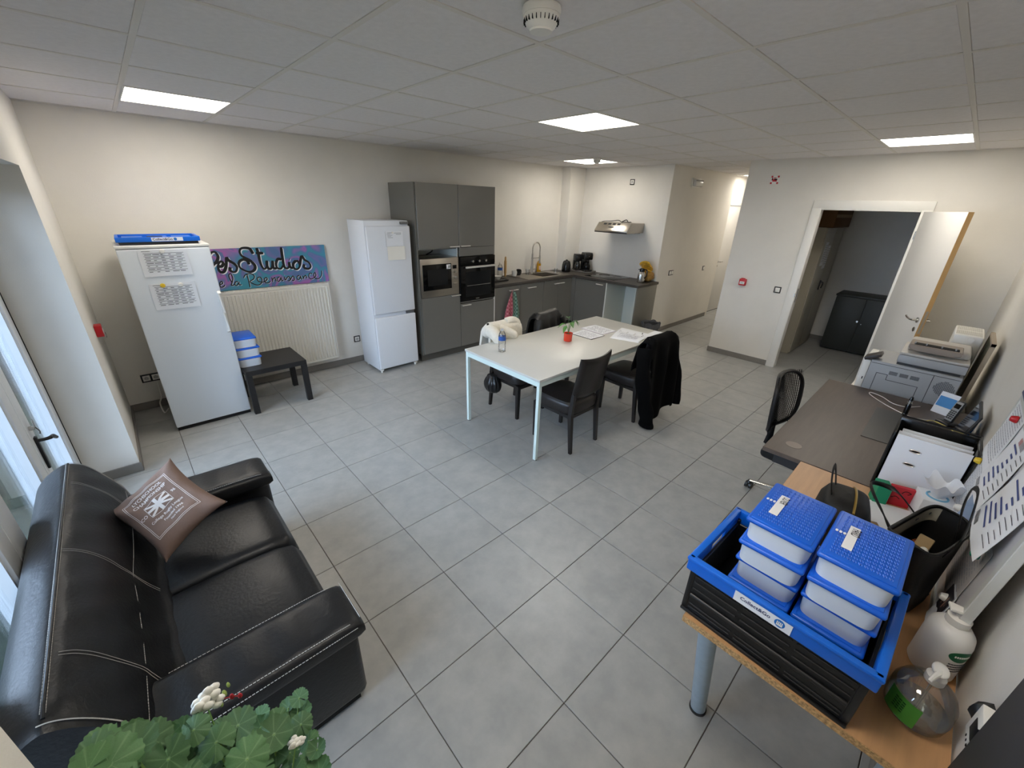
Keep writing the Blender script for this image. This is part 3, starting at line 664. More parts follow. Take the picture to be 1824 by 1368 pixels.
t = thing('soap_bottle', 'small white soap bottle beside the yellow washing-up liquid', 'bottle', (4.32, 2.645, .901)); G().lathe([(.026, 0), (.028, .01), (.028, .10), (.012, .125)]).build('bottle_body', M_mugw, t); G().lathe([(.01, .125), (.01, .15)]).build('cap', M_white, t)
# thermos and bananas
t = thing('thermos_jug', 'ribbed steel thermos jug with black lid at the end of the worktop', 'thermos', (5.03, .975, .901))
g = G()
def th(u, v):
    prof = [(.052, 0), (.055, .01), (.055, .12), (.052, .14), (.038, .165), (.036, .17)]
    x = v * 5; i = min(int(x), 4); f = x - i; r = prof[i][0] * (1 - f) + prof[i + 1][0] * f; zz = prof[i][1] * (1 - f) + prof[i + 1][1] * f
    r *= 1 + .045 * abs(cos(u * 2 * pi * 7)) if zz < .15 else 1
    return (r * cos(2 * pi * u), r * sin(2 * pi * u), zz)
g.grid(th, 56, 10, cu=True).lathe([(.05, .001), (.05, .002)]).build('flask', M_chrome, t)
G().lathe([(.038, .165), (.04, .18), (.036, .21), (.02, .22)]).box((-.0, .045, .195), (.02, .04, .012), .004).build('lid', M_kett, t)
G().tube(catmull([(0, -.03, .20), (0, -.08, .195), (0, -.085, .12), (0, -.055, .07)]), .009, 8).build('handle', M_kett, t)
t = thing('fruit_bag', 'tan net bag under the bananas at the worktop end', 'fruit bag', (5.20, .97, .901)); G().blob((0, 0, .085), (.115, .10, .085), .15, 2.5, 3, 4).build('net', mat('tan_net', C8(158, 120, 58), .8, noise=.3, scale=60, bump=.5), t)
M_ban = mat('banana_peel', C8(206, 160, 36), .5, noise=.25, scale=18)
t = thing('banana_bunch', 'bunch of yellow bananas piled behind the thermos jug', 'bananas', (5.20, .97, 1.05))
for k in range(7):
    a = -1.3 + k * .42; c0 = Vector((-.02 + .02 * sin(k), .02, .02 + .012 * k)); pts = []
    for q in range(9):
        s_ = q / 8; b_ = -1.2 + 2.4 * s_; pts.append((c0.x + .10 * cos(b_) * cos(a) - .05, c0.y + .10 * sin(b_) + .02 * sin(a), c0.z + .03 * cos(b_) * sin(a) + .03 * cos(b_)))
    G().tube(pts, [.006, .012, .0165, .018, .018, .018, .0165, .012, .005], 8).build('banana', M_ban, t)
# tea towels
def towel(label, x, m, sgn, zb):
    t = thing('tea_towel', label, 'towel', (x, KY - .045, .80))
    def f(u, v):
        w = .012 + .085 * v ** .8; return (sgn * (.01 + u * w * 1.5 - (.03 * v if u < .3 else 0)), -.002 - .014 * sin(u * 9 + v * 3) * (.3 + v) - .01 * u, -.03 - v * (zb + .05 * sin(u * 5)))
    G().grid(f, 22, 16).thick(.004).build('cloth', m, t); 
    G().tube([(0, 0, -.035), (.003, -.004, .0), (0, .01, .0075), (-.002, .014, -.02)], .003, 6).build('loop', m, t)
def check_mat(name, c1, c2_, sc):
    m = mat(name, c1, .9); n, l = m.node_tree.nodes, m.node_tree.links; tc = n.new('ShaderNodeTexCoord'); ch = n.new('ShaderNodeTexChecker')
    ch.inputs['Scale'].default_value = sc; ch.inputs[1].default_value = (*c1, 1); ch.inputs[2].default_value = (*c2_, 1); l.new(tc.outputs['Object'], ch.inputs[0]); l.new(ch.outputs[0], n['Principled BSDF'].inputs['Base Color']); return m
towel('pink checked tea towel hanging from the cabinet handle', 3.275, check_mat('pink_check', C8(196, 120, 128), C8(164, 76, 90), 34), -1, .43)
towel('green checked tea towel hanging from the cabinet handle', 3.295, check_mat('green_check', C8(126, 154, 138), C8(76, 108, 92), 34), 1, .43)
# waste bin
t = thing('waste_bin', 'small grey waste bin with a plastic liner beside the kitchen end panel', 'bin', (5.03, .68, 0))
G().lathe([(.10, .001), (.105, .01), (.125, .30), (.12, .30), (.1, .02), (.001, .015)], cap=False).build('bin_body', mat('dark_bin', C8(56, 56, 58), .6), t)
def ln(u, v):
    r = [.118, .128, .142, .138][min(3, int(v * 3.99))] ; zz = [.20, .31, .325, .25][min(3, int(v * 3.99))]
    k_ = 1 + .05 * sin(u * 2 * pi * 9) + .03 * sin(u * 2 * pi * 17); return (r * k_ * cos(2 * pi * u), r * k_ * sin(2 * pi * u), zz + .012 * sin(u * 2 * pi * 6))
G().grid(ln, 60, 3, cu=True).build('liner', mat('grey_liner', C8(88, 88, 90), .35), t)

# ------------------------------------------------------------------ tall white fridge (integrated type)
M_fr = mat('fridge_white', C8(226, 230, 236), .35)
t = thing('fridge_freezer', 'tall white integrated fridge freezer standing free beside the grey tall cabinets', 'fridge', (1.38, 2.33, 0), w=True)
G().lim(1.11, 1.645, 2.125, 2.56, .035, 1.77, .006).build('body', M_fr, t)
d = G().lim(1.113, 1.648, 2.09, 2.122, .735, 1.715, .012, 3).build('door', M_fr, t)
G().lim(1.118, 1.64, 2.119, 2.126, .74, 1.71).build('gasket', mat('gasket_grey', C8(150, 152, 156), .7), d, smooth=False)
d = G().lim(1.113, 1.648, 2.09, 2.122, .05, .695, .012, 3).build('door', M_fr, t)
G().lim(1.118, 1.64, 2.119, 2.126, .055, .69).build('gasket', MATS['gasket_grey'], d, smooth=False)
G().lim(1.53, 1.64, 2.105, 2.122, .70, .73, .002).build('hinge', mat('hinge_grey', C8(120, 122, 124), .4, .7), t)
G().lim(1.54, 1.64, 2.105, 2.13, 1.73, 1.76, .003).build('hinge', MATS['hinge_grey'], t)
g = G()
for x in (1.14, 1.61):
    g.cyl((x, 2.12, .001), (x, 2.12, .04), .014, n=12).lim(x - .02, x + .02, 2.10, 2.14, .028, .04, .002)
    g.cyl((x, 2.50, .001), (x, 2.50, .04), .014, n=12)
g.build('foot', M_white, t)
def sheet(name, label, w, h, loc, rz, lines=None, curl=.004, dark=M_ink, tilt=None, cat='paper', kind='text', m=M_paper):
    t = thing(name, label, cat, loc, rz) if tilt is None else thing(name, label, cat, loc, rot=tilt)
    G().grid(lambda u, v: ((u - .5) * w, -.0015 - curl * (u * u + .3 * (v - .5) ** 2) * (1 if curl else 0), (v - .5) * h), 8, 8).thick(.0006).build('sheet_paper', m, t)
    g = G(); y = lambda u, v: -.0028 - curl * (u * u + .3 * (v - .5) ** 2)
    for (a, b, c, d_) in (lines or []):
        vs = [g.bm.verts.new(((p - .5) * w, y(p, q), (q - .5) * h)) for p, q in ((a, c), (b, c), (b, d_), (a, d_))]; g.bm.faces.new(vs)
    if lines: g.build('print', dark, t, smooth=False)
    return t
def tlines(n=7, cols=4, seed=1):
    r = random.Random(seed); L_ = []
    for k in range(n):
        z = .86 - k * .75 / n; L_.append((.10, .92, z, z + .012))
        for c in range(cols): 
            a = .12 + c * .8 / cols; L_.append((a, a + r.uniform(.04, .14), z - .055, z - .035))
    L_.append((.08, .25, .93, .945)); return L_
p1 = sheet('note_sheet', 'handwritten note sheet pinned at the top of the tall fridge door', .215, .16, (1.440, 2.088, 1.577), 0, [(.0, 1.0, .0, .006), (.0, .008, .0, 1.0), (.12, .35, .9, .92), (.1, .3, .82, .835), (.12, .4, .74, .755), (.12, .33, .66, .675), (.14, .42, .58, .595), (.5, .9, .88, .9), (.6, .9, .8, .82)])
p2 = sheet('note_sheet', 'blank white note hanging below the other note on the tall fridge door', .21, .15, (1.447, 2.086, 1.422), 0, [], .016, m=mat('cream_paper', C8(238, 234, 224), .8))
t = thing('round_magnet', 'small white round magnet on the tall fridge note', 'magnet', (1.42, 2.084, 1.643)); G().cyl((0, 0, 0), (0, -.008, 0), .011, n=16).build('disc', M_white, t)

# ------------------------------------------------------------------ white upright freezer at the left
M_fr2 = mat('freezer_white', C8(222, 228, 234), .4, bump=.1, bscale=250)
t = thing('upright_freezer', 'white upright freezer with two schedules on its door', 'freezer', (-.63, 2.26, 0), w=True)
G().lim(-.925, -.335, 2.02, 2.56, .03, 1.58, .006).build('body', M_fr2, t)
G().lim(-.93, -.33, 1.962, 2.565, 1.578, 1.60, .006).build('top_plate', M_white, t)
d = G().lim(-.925, -.335, 1.96, 2.012, .035, 1.574, .01, 3).build('door', M_fr2, t)
G().lim(-.918, -.342, 2.01, 2.022, .04, 1.57).build('gasket', MATS['gasket_grey'], d, smooth=False)
G().tube([(-.352, 1.962, 1.20), (-.352, 1.935, 1.19), (-.352, 1.93, 1.02), (-.352, 1.935, .85), (-.352, 1.962, .84)], .011, 8, flat=(1, 1.3)).build('handle', M_white, d)
G().lim(-.92, -.34, 1.98, 2.56, .0, .035).build('plinth', M_blackm, t, smooth=False)
G().tube(catmull([(-.935, 2.5, .03), (-.975, 2.45, .015), (-.985, 2.5, .10), (-.96, 2.62, .12), (-.95, 2.66, .26)]), .006, 8).build('power_cord', M_white, t)
sheet('schedule_sheet', 'upper printed schedule held by a white magnet on the freezer door', .31, .205, (-.652, 1.957, 1.467), 0, tlines(7, 5, 2), .004)
sheet('schedule_sheet', 'lower printed schedule held by a yellow magnet on the freezer door', .30, .21, (-.652, 1.957, 1.203), 0, tlines(7, 5, 3), .004)
for lb, x, z, m_ in (('white round magnet on the upper freezer schedule', -.655, 1.555, M_white), ('yellow round magnet on the lower freezer schedule', -.715, 1.292, mat('yellow_plastic', C8(232, 196, 50), .4)), ('white round magnet at the top middle of the lower freezer schedule', -.60, 1.288, M_white)):
    t = thing('round_magnet', lb, 'magnet', (x, 1.953, z)); G().lathe([(.017, 0), (.017, .006), (.012, .010)], n=18).xf(Matrix.Rotation(pi / 2, 4, 'X')).build('disc', m_, t)
# folded crate on top
M_cblue = mat('crate_blue', C8(10, 104, 214), .35); M_cblk = mat('crate_black', C8(17, 17, 19), .35)
t = thing('folded_crate', 'blue and black folding crate lying flat on the upright freezer', 'crate', (-.64, 2.19, 1.601), -.02)
G().box((0, 0, .012), (.50, .34, .024), .004).build('base', M_cblk, t)
g = G()
for c, d_ in (((0, -.175, .04), (.53, .02, .036)), ((0, .175, .04), (.53, .02, .036)), ((-.255, 0, .04), (.02, .35, .036)), ((.255, 0, .04), (.02, .35, .036)), ((0, 0, .03), (.49, .33, .01))): g.box(c, d_, .004)
g.build('rim', M_cblue, t)
for k in (-.16, 0, .16): G().box((k, 0, .04), (.13, .30, .012), .004).build('folded_panel', M_cblue, t)
G().box((-.02, -.06, .047), (.10, .12, .012), .003).build('grip_hole', M_dark, t)
s_ = G().box((.05, -.186, .04), (.20, .002, .028)).build('sticker', M_paper, t, smooth=False)
G().addmesh(textmesh("Collect&Go", .026, .0005), Matrix.Translation((.02, -.1875, .04)) @ Matrix.Rotation(pi / 2, 4, 'X')).build('lettering', mat('navy_ink', C8(24, 40, 92), .6), s_, smooth=False, fix=False)
G().cyl((.10, -.187, .04), (.10, -.1885, .04), .011, n=20).build('round_logo', mat('logo_blue', C8(20, 110, 190), .5), s_)

# ------------------------------------------------------------------ radiator, painted sign
M_rad = mat('radiator_white', C8(224, 221, 213), .45)
t = thing('radiator', 'white ribbed panel radiator under the painted sign', 'radiator', (.2, 2.6, .15), w=True)
RX0, RX1, RZ0, RZ1 = -.40, .808, .145, 1.07
G().lim(RX0, RX1, 2.585, 2.592, RZ0, RZ1).lim(RX0, RX1, 2.65, 2.66, RZ0, RZ1).build('panel', M_rad, t)
G().lim(RX0 - .004, RX0 + .012, 2.58, 2.662, RZ0, RZ1 + .005, .003).build('side_cover', M_rad, t)
G().lim(RX1 - .012, RX1 + .004, 2.58, 2.662, RZ0, RZ1 + .005, .003).build('side_cover', M_rad, t)
g = G().lim(RX0, RX1, 2.58, 2.594, RZ1 - .02, RZ1 + .004, .003).lim(RX0, RX1, 2.646, 2.662, RZ1 - .02, RZ1 + .004, .003).lim(RX0, RX1, 2.58, 2.594, RZ0, RZ0 + .02, .003)
for k in range(30):
    x = RX0 + .02 + k * .04; g.lim(x, x + .012, 2.594, 2.646, RZ1 - .006, RZ1 + .002)
g.build('top_grille', M_rad, t)['kind'] = 'stuff'
bmr = bpy.data.meshes.new('rib'); gg = G().prism([(-.0125, 0), (-.006, -.014), (.006, -.014), (.0125, 0)], 'z', RZ0 + .035, RZ1 - .035); gg.xf(Matrix.Translation((0, 0, 0))); gg.bm.to_mesh(bmr); gg.bm.free(); bmr.materials.append(M_rad)
for k in range(35):
    o = bpy.data.objects.new('rib', bmr); COL.objects.link(o); o.parent = t; o.location = (RX0 + .028 + k * .0339 - .2, 2.5855 - 2.6, -.15)
G().cyl((-.30, 2.62, .02), (-.30, 2.62, .15), .009).cyl((.70, 2.665, .5), (.70, 2.684, .5), .012).cyl((-.2, 2.662, .5), (-.2, 2.684, .5), .012).build('pipe', M_rad, t)

S1 = [[(-.236,1.352),(-.21,1.374),(-.191,1.421),(-.206,1.461),(-.238,1.458),(-.27,1.418)],[(-.209,1.326),(-.179,1.324),(-.162,1.354),(-.178,1.371),(-.204,1.347),(-.214,1.299),(-.198,1.267),(-.169,1.275),(-.142,1.329),(-.123,1.41)],[(-.123,1.41),(-.108,1.375),(-.066,1.337),(-.052,1.301),(-.072,1.264),(-.101,1.263),(-.118,1.285),(-.11,1.309)],[(.118,1.428),(.101,1.475),(.066,1.489),(.021,1.485),(.002,1.452),(.018,1.409),(.079,1.363),(.111,1.311),(.099,1.268),(.056,1.249),(.008,1.268),(-.029,1.307),(-.022,1.355),(.018,1.378),(.053,1.361),(.061,1.325)],[(.162,1.485),(.167,1.429),(.166,1.358),(.175,1.299),(.193,1.269),(.222,1.296),(.233,1.354)],[(.145,1.434),(.214,1.431)],[(.233,1.354),(.225,1.296),(.24,1.267),(.266,1.278),(.287,1.35)],[(.287,1.35),(.281,1.284),(.299,1.267),(.323,1.281)],[(.375,1.356),(.341,1.362),(.316,1.319),(.318,1.274),(.351,1.26),(.381,1.292)],[(.395,1.482),(.39,1.381),(.39,1.284),(.415,1.258),(.44,1.28),(.448,1.325)],[(.448,1.325),(.447,1.28),(.466,1.26),(.486,1.27)],[(.452,1.351),(.457,1.349)],[(.523,1.336),(.489,1.307),(.485,1.262),(.514,1.241),(.55,1.273),(.543,1.319),(.523,1.334)],[(.55,1.273),(.586,1.378),(.613,1.338),(.654,1.304),(.666,1.264),(.643,1.239),(.605,1.245),(.591,1.27),(.605,1.288)]]
S2 = [[(-.236,1.147),(-.21,1.155),(-.212,1.177),(-.232,1.161),(-.235,1.126),(-.215,1.12),(-.192,1.139)],[(-.126,1.158),(-.139,1.202),(-.137,1.237),(-.118,1.243),(-.111,1.2),(-.126,1.158),(-.138,1.13),(-.106,1.134)],[(-.072,1.16),(-.094,1.162),(-.106,1.134),(-.089,1.125),(-.068,1.149),(-.063,1.159)],[(-.068,1.152),(-.066,1.129),(-.047,1.128)],[(.022,1.227),(.024,1.158),(.024,1.093)],[(-.014,1.194),(.005,1.222),(.052,1.232),(.084,1.211),(.074,1.176),(.035,1.15),(.087,1.111),(.129,1.118),(.15,1.161),(.136,1.188),(.108,1.18),(.112,1.15),(.139,1.136),(.167,1.137),(.198,1.157),(.196,1.179),(.173,1.166),(.176,1.129),(.205,1.122),(.229,1.139)],[(.247,1.175),(.249,1.152),(.248,1.129)],[(.249,1.148),(.274,1.172),(.28,1.149),(.284,1.13)],[(.328,1.175),(.3,1.162),(.298,1.132),(.32,1.134),(.338,1.174)],[(.338,1.171),(.341,1.132),(.357,1.138)],[(.374,1.171),(.374,1.133)],[(.373,1.194),(.375,1.193)],[(.378,1.134),(.412,1.172),(.428,1.151),(.42,1.125),(.399,1.129)],[(.424,1.128),(.458,1.172),(.472,1.151),(.464,1.124),(.442,1.128)],[(.532,1.173),(.505,1.164),(.503,1.132),(.526,1.134),(.541,1.171)],[(.54,1.164),(.544,1.133),(.556,1.135)],[(.565,1.166),(.571,1.13)],[(.57,1.146),(.592,1.168),(.6,1.155),(.604,1.134)],[(.672,1.181),(.642,1.187),(.628,1.149),(.647,1.123),(.68,1.132),(.708,1.158),(.701,1.191),(.682,1.16),(.702,1.122),(.742,1.123),(.772,1.161),(.779,1.208)]]
def swirl_mat(name):
    m = bpy.data.materials.new(name); m.use_nodes = True; n, l = m.node_tree.nodes, m.node_tree.links; p = n['Principled BSDF']; p.inputs['Roughness'].default_value = .55
    tc = n.new('ShaderNodeTexCoord'); nz = n.new('ShaderNodeTexNoise'); nz.inputs['Scale'].default_value = 1.9; nz.inputs['Detail'].default_value = 1.5; nz.inputs['Distortion'].default_value = 2.2
    l.new(tc.outputs['Object'], nz.inputs['Vector']); r = n.new('ShaderNodeValToRGB'); l.new(nz.outputs['Fac'], r.inputs[0]); cr = r.color_ramp
    cols = [(.0, C8(92, 98, 150)), (.38, C8(84, 118, 164)), (.43, C8(112, 112, 168)), (.45, C8(80, 124, 166)), (.50, C8(62, 146, 168)), (.55, C8(84, 126, 168)), (.64, C8(168, 100, 172)), (.652, C8(92, 116, 164)), (1, C8(64, 130, 166))]
    cr.elements[0].position, cr.elements[0].color = cols[0][0], (*cols[0][1], 1); cr.elements[1].position, cr.elements[1].color = cols[-1][0], (*cols[-1][1], 1)
    for q, c in cols[1:-1]: e = cr.elements.new(q); e.color = (*c, 1)
    l.new(r.outputs[0], p.inputs['Base Color']); return m
t = thing('painted_sign', 'long blue and purple swirled sign with black hand lettering standing on the radiator', 'sign', (.2, 2.665, 1.28), w=True)
G().lim(-.52, .848, 2.652, 2.676, 1.080, 1.489, .001, 1).build('board', swirl_mat('swirl_paint'), t)
M_lw = mat('letter_white', C8(232, 236, 240), .6); M_lb = mat('letter_black', C8(12, 12, 16), .5)
S1.append([(-.44, 1.44), (-.43, 1.38), (-.42, 1.30), (-.36, 1.27), (-.30, 1.29), (-.235, 1.35)])
S2.append([(-.33, 1.24), (-.33, 1.14), (-.345, 1.12), (-.38, 1.14), (-.37, 1.18), (-.335, 1.175), (-.32, 1.125), (-.30, 1.13)])
for nm, mm, off, yy in (('letter_shadow', M_lw, (.008, -.008), 2.6515), ('lettering', M_lb, (0, 0), 2.6505)):
    g = G()
    for SS, r in ((S1, .0135), (S2, .0055)):
        for st in SS:
            pts = catmull([(x + off[0] * (1 if r > .01 else .45), yy, z + off[1] * (1 if r > .01 else .35)) for x, z in st], 4)
            rr = [r * (1.0 if 0 < i < len(pts) - 1 else .7) * ((.55 + .5 * abs(sin(1.3 + i * .12))) if r > .01 else 1) for i in range(len(pts))]
            rr = [max(a, r * .72) for a in rr]
            k_ = 1.0 if nm == 'lettering' else 1.0
            g.tube(pts, [a * k_ for a in rr], 8, flat=(.06, 1.0), up=(0, 1, 0))
    g.build(nm, mm, t, smooth=False)

# ------------------------------------------------------------------ low black table with three storage boxes
M_blk = mat('black_brown_foil', C8(26, 25, 27), .45)
t = thing('side_table', 'low square black side table beside the white upright freezer', 'table', (-.045, 2.15, 0))
G().box((0, 0, .425), (.55, .53, .05), .002, 1).build('table_top', M_blk, t)
for a in (-1, 1):
    for b in (-1, 1): G().box((a * .25, b * .24, .2), (.05, .05, .40), .001, 1).build('leg', M_blk, t)
M_tub = mat('translucent_tub', C8(228, 234, 240), .4, bump=.05)
def lid_mat():
    m = mat('tub_lid_blue', C8(20, 98, 214), .35); return m
M_lid = lid_mat(); M_lidp = mat('lid_relief', C8(96, 142, 236), .4)
def tubbox(name, label, loc, rz, W, D, Hh, group, relief=False, name_txt=None, plate=True):
    t = thing(name, label, 'food box', loc, rz, group)
    def f(u, v):
        # rounded rectangle, tapering downwards
        a = u * 2 * pi; c_, s_ = cos(a), sin(a); e = .28; sx = abs(c_) ** e * (1 if c_ >= 0 else -1); sy = abs(s_) ** e * (1 if s_ >= 0 else -1)
        k = .935 + .04 * v; return (sx * W / 2 * k, sy * D / 2 * k, v * (Hh - .012))
    g = G().grid(f, 48, 4, cu=True); g.bm.faces.new([g.bm.verts[i] for i in range(0)] or [v for v in g.bm.verts if abs(v.co.z) < 1e-6]) if False else None
    g.box((0, 0, .002), (W * .82, D * .82, .004)); g.build('tub', M_tub, t)
    l_ = G().box((0, 0, Hh - .011), (W * 1.01, D * 1.015, .016), .0075, 3).box((0, 0, Hh - .003), (W * .93, D * .90, .006), .003).build('lid', M_lid, t)
    if relief:
        g = G(); nr = 14
        for i in range(nr):
            x = -W * .42 + W * .84 * (i + .5) / nr
            for j in range(11):
                y = -D * .40 + D * .80 * (j + .5) / 11
                if x < -W * .1 and abs(y) < D * .13 and False: continue
                pts = [(x + dx * .0042, y + dy * .0035, Hh + .0012) for dx, dy in ((-1, -1), (.2, -1), (1, -.2), (0, .3), (-1, .2), (.4, 1), (1, 1))]
                g.tube(pts, .0011, 4)
        o = g.build('lid_relief_pattern', M_lidp, l_); 
    if name_txt:
        G().box((-W * .02, D * .22, Hh + .0024), (.120, .023, .0008)).build('name_sticker', M_paper, l_, smooth=False)
        G().addmesh(textmesh(name_txt[0], name_txt[1], name_txt[2]), Matrix.Translation((-W * .02 + .032, D * .22 - .004, Hh + .003)) @ Matrix.Rotation(pi, 4, 'Z') @ Matrix.Diagonal((.62, 1.25, 1, 1))).build('lettering', mat('marker_black', C8(20, 20, 28), .6), l_, smooth=False, fix=False)
        g = G()
        for k in range(3): g.lathe([(.0035, 0), (.0035, .0008)], (W * .0, D * (.44 - .05 * k) * 0 + D * .37 + .009 * (k - 1), Hh + .0034), n=12, sx=1.7)
        g.build('oval_marks', M_paper, l_, smooth=False)
    return t
for k, lb in enumerate(('white storage box with blue lid, bottom of the three on the low black table', 'middle white storage box with blue lid on the low black table', 'top white storage box with blue lid on the low black table')):
    tubbox('storage_box', lb, (-.235 + [.004, .002, -.004][k], 2.16, .451 + .097 * k), [.0, .02, -.02][k], .20, .30, .096, 'storage boxes with blue lids beside the freezer')

# ------------------------------------------------------------------ meeting table
M_ttop = mat('table_top_grey', C8(205, 204, 198), .32, noise=.015, scale=4)
M_tfr = mat('table_frame_mint', C8(214, 230, 226), .4)
t = thing('meeting_table', 'large white rectangular meeting table on slim square legs', 'table', (2.21, -.01, 0), w=True)
TX0, TX1, TY0, TY1 = 1.205, 3.222, -.487, .470
G().lim(TX0, TX1, TY0, TY1, .722, .742, .003).build('table_top', M_ttop, t)
G().lim(TX0 + .01, TX0 + .036, TY0 + .02, TY1 - .02, .675, .721).lim(TX1 - .036, TX1 - .01, TY0 + .02, TY1 - .02, .675, .721).lim(TX0 + .036, TX1 - .036, TY0 + .012, TY0 + .036, .675, .721).lim(TX0 + .036, TX1 - .036, TY1 - .036, TY1 - .012, .675, .721).build('frame', M_tfr, t, smooth=False)
for x in (TX0 + .022, TX1 - .022):
    for y in (TY0 + .022, TY1 - .022):
        l_ = G().box((x, y, .3625), (.03, .03, .715), .002, 1).build('leg', M_tfr, t); G().cyl((x, y, 0), (x, y, .008), .015, n=12).build('foot_cap', M_black, l_)

# ------------------------------------------------------------------ dining chairs
M_lea = mat('dark_brown_leather', C8(31, 26, 25), .34, noise=.1, scale=12, bump=.25, bscale=90)
M_leg = mat('dark_stained_wood', C8(24, 19, 18), .4)
def dining_chair(label, loc, rz):
    t = thing('dining_chair', label, 'chair', loc, rz, group='dark leather chairs around the meeting table')
    def seat(u, v):
        a = u * 2 * pi; c_, s_ = cos(a), sin(a); e = .45; sx = abs(c_) ** e * (1 if c_ >= 0 else -1); sy = abs(s_) ** e * (1 if s_ >= 0 else -1)
        prof = [(0, .34), (.86, .345), (.98, .37), (1.0, .41), (.99, .445), (.92, .468), (.6, .480), (0.0, .484)]
        x = v * 7; i = min(int(x), 6); f = x - i; r = prof[i][0] * (1 - f) + prof[i + 1][0] * f; z = prof[i][1] * (1 - f) + prof[i + 1][1] * f
        return (sx * .212 * r, .0 + sy * .222 * r, z)
    G().grid(seat, 40, 14, cu=True).build('seat', M_lea, t)
    def back(u, v):
        a = v * 2 * pi; th_ = .024; x = (u - .5) * .385
        return None
    g = G()
    nx, nz = 14, 14
    def bp(u, w, side):
        x = (u - .5) * (.37 + .03 * w); z = .50 + .37 * w; y0 = -.195 - .075 * w - .028 * (1 - (2 * u - 1) ** 2) + .0
        z += .018 * (2 * u - 1) ** 2 * w
        edge = max(abs(2 * u - 1), abs(2 * w - 1)); th_ = .023 * (1 - max(0, (edge - .88) / .12) ** 2 * .75)
        return (x, y0 + side * th_, z)
    def shell(u, v):
        if v <= .5: return bp(u, v * 2, 1)
        return bp(u, 2 - v * 2, -1)
    vs = {}
    for i in range(nx + 1):
        for j in range(nz + 1):
            for s_ in (1, -1): vs[i, j, s_] = g.bm.verts.new(bp(i / nx, j / nz, s_))
    F = g.bm.faces.new
    for i in range(nx):
        for j in range(nz):
            for s_ in (1, -1): F((vs[i, j, s_], vs[i + 1, j, s_], vs[i + 1, j + 1, s_], vs[i, j + 1, s_]))
        F((vs[i, 0, 1], vs[i + 1, 0, 1], vs[i + 1, 0, -1], vs[i, 0, -1])); F((vs[i, nz, 1], vs[i + 1, nz, 1], vs[i + 1, nz, -1], vs[i, nz, -1]))
    for j in range(nz):
        for i in (0, nx): F((vs[i, j, 1], vs[i, j + 1, 1], vs[i, j + 1, -1], vs[i, j, -1]))
    g.build('backrest', M_lea, t, ang=60)
    for a in (-1, 1):
        G().leg((a * .185, .19, .001), (a * .185, .19, .36), .028, .038).build('leg', M_leg, t)
        G().leg((a * .18, -.235, .001), (a * .178, -.20, .36), .026, .036).leg((a * .178, -.20, .36), (a * .175, -.215, .56), .036, .028).build('leg', M_leg, t)
    G().box((0, 0, .335), (.36, .40, .03)).build('seat_frame', M_leg, t, smooth=False)
    return t
ch = dining_chair('dark leather dining chair in front of the table, nothing hung on it', (1.705, -.365, 0), 0)
dup(ch, (2.645, -.42, 0), -.04, 'dark dining chair wearing the long black coat, near the red flowerpot side')
dup(ch, (1.79, .345, 0), pi, 'dark dining chair wearing the cream fleece coat, behind the water bottle')
dup(ch, (2.50, .36, 0), pi + .12, 'dark dining chair wearing the shiny black jacket, behind the plant pot')
def drape(t, name, m, W, front, back, folds, amp, top=.885, seed=0, hem=0.0, thick=.014, flare=.06, skew=0, yoff=0.0):
    """a garment laid over a chair back: front flap, over the rim, long rear fall"""
    r = random.Random(seed); ph = [r.uniform(0, 6) for _ in range(6)]
    Ltot = front + back
    def f(u, v):
        s_ = v * Ltot - front     # <0 front side, >0 rear side
        x = (u - .5) * W; rim = top + .012 * (2 * u - 1) ** 2 - (.05 * max(0, abs(2 * u - 1) - .72) / .28)
        k = min(1, abs(s_) / .25)
        if s_ < 0: y = -.215 + (.02 + .015 * k); z = rim + s_ * 1.0
        else: y = -.335 - .022 * k - .01 * abs(s_) ; z = rim - s_
        if abs(s_) < .04: q = s_ / .04; y = (-.205 + -.335) / 2 - q * .065; z = rim + .012 * (1 - q * q) - max(0, abs(s_) - .0) * .3
        wob = sin(u * folds * 2 * pi + ph[0]) + .5 * sin(u * folds * 4.3 + ph[1] + s_ * 4)
        y += (-1 if s_ > 0 else 1) * amp * wob * k
        x *= 1 + flare * max(0, s_) + .02 * sin(s_ * 9 + ph[2])
        x += skew * max(0, s_)
        if s_ > 0: z += hem * sin(u * 5 + ph[3]) * (s_ / back)
        return (x, y + yoff, max(z, .012))
    return G().grid(f, 44, 40).thick(thick).build(name, m, t, ang=70)
M_coat = mat('black_wool', C8(6, 6, 7), .95, spec=.15, bump=.3, bscale=200)
t = thing('long_black_coat', 'long black coat draped over the chair back down to the floor', 'coat', (2.645, -.42, 0), -.04)
drape(t, 'coat_body', M_coat, .47, .30, .80, 2.3, .022, seed=3, hem=.05, flare=.12, skew=.05)
def sleeve(t, name, pts, rr, m): return G().tube(catmull(pts, 4), [rr * (1 + .10 * sin(i * 1.3)) for i in range(len(catmull(pts, 4)))], 12, flat=(1, .6), up=(0, 1, 0)).build(name, m, t, ang=70)
sleeve(t, 'sleeve', [(-.235, -.27, .80), (-.27, -.30, .60), (-.25, -.34, .35), (-.20, -.37, .14), (-.17, -.37, .02)], .075, M_coat)
sleeve(t, 'sleeve', [(.22, -.27, .82), (.27, -.30, .60), (.29, -.36, .36), (.29, -.38, .14)], .065, M_coat)
G().tube([(.21, -.22, .52), (.23, -.21, .50), (.22, -.20, .47)], .012, 6).build('tag_glint', mat('brass', C8(180, 140, 70), .3, 1.0), t)
M_fleece = mat('cream_fleece', C8(228, 222, 208), .95, bump=1.0, bscale=70, sheen=.3, noise=.05, scale=30)
t = thing('cream_coat', 'cream fleece coat with stuffed sleeves hung over a dining chair', 'coat', (1.79, .345, 0), pi)
drape(t, 'coat_body', M_fleece, .45, .20, .34, 1.6, .012, top=.875, seed=5, hem=.02, thick=.03)
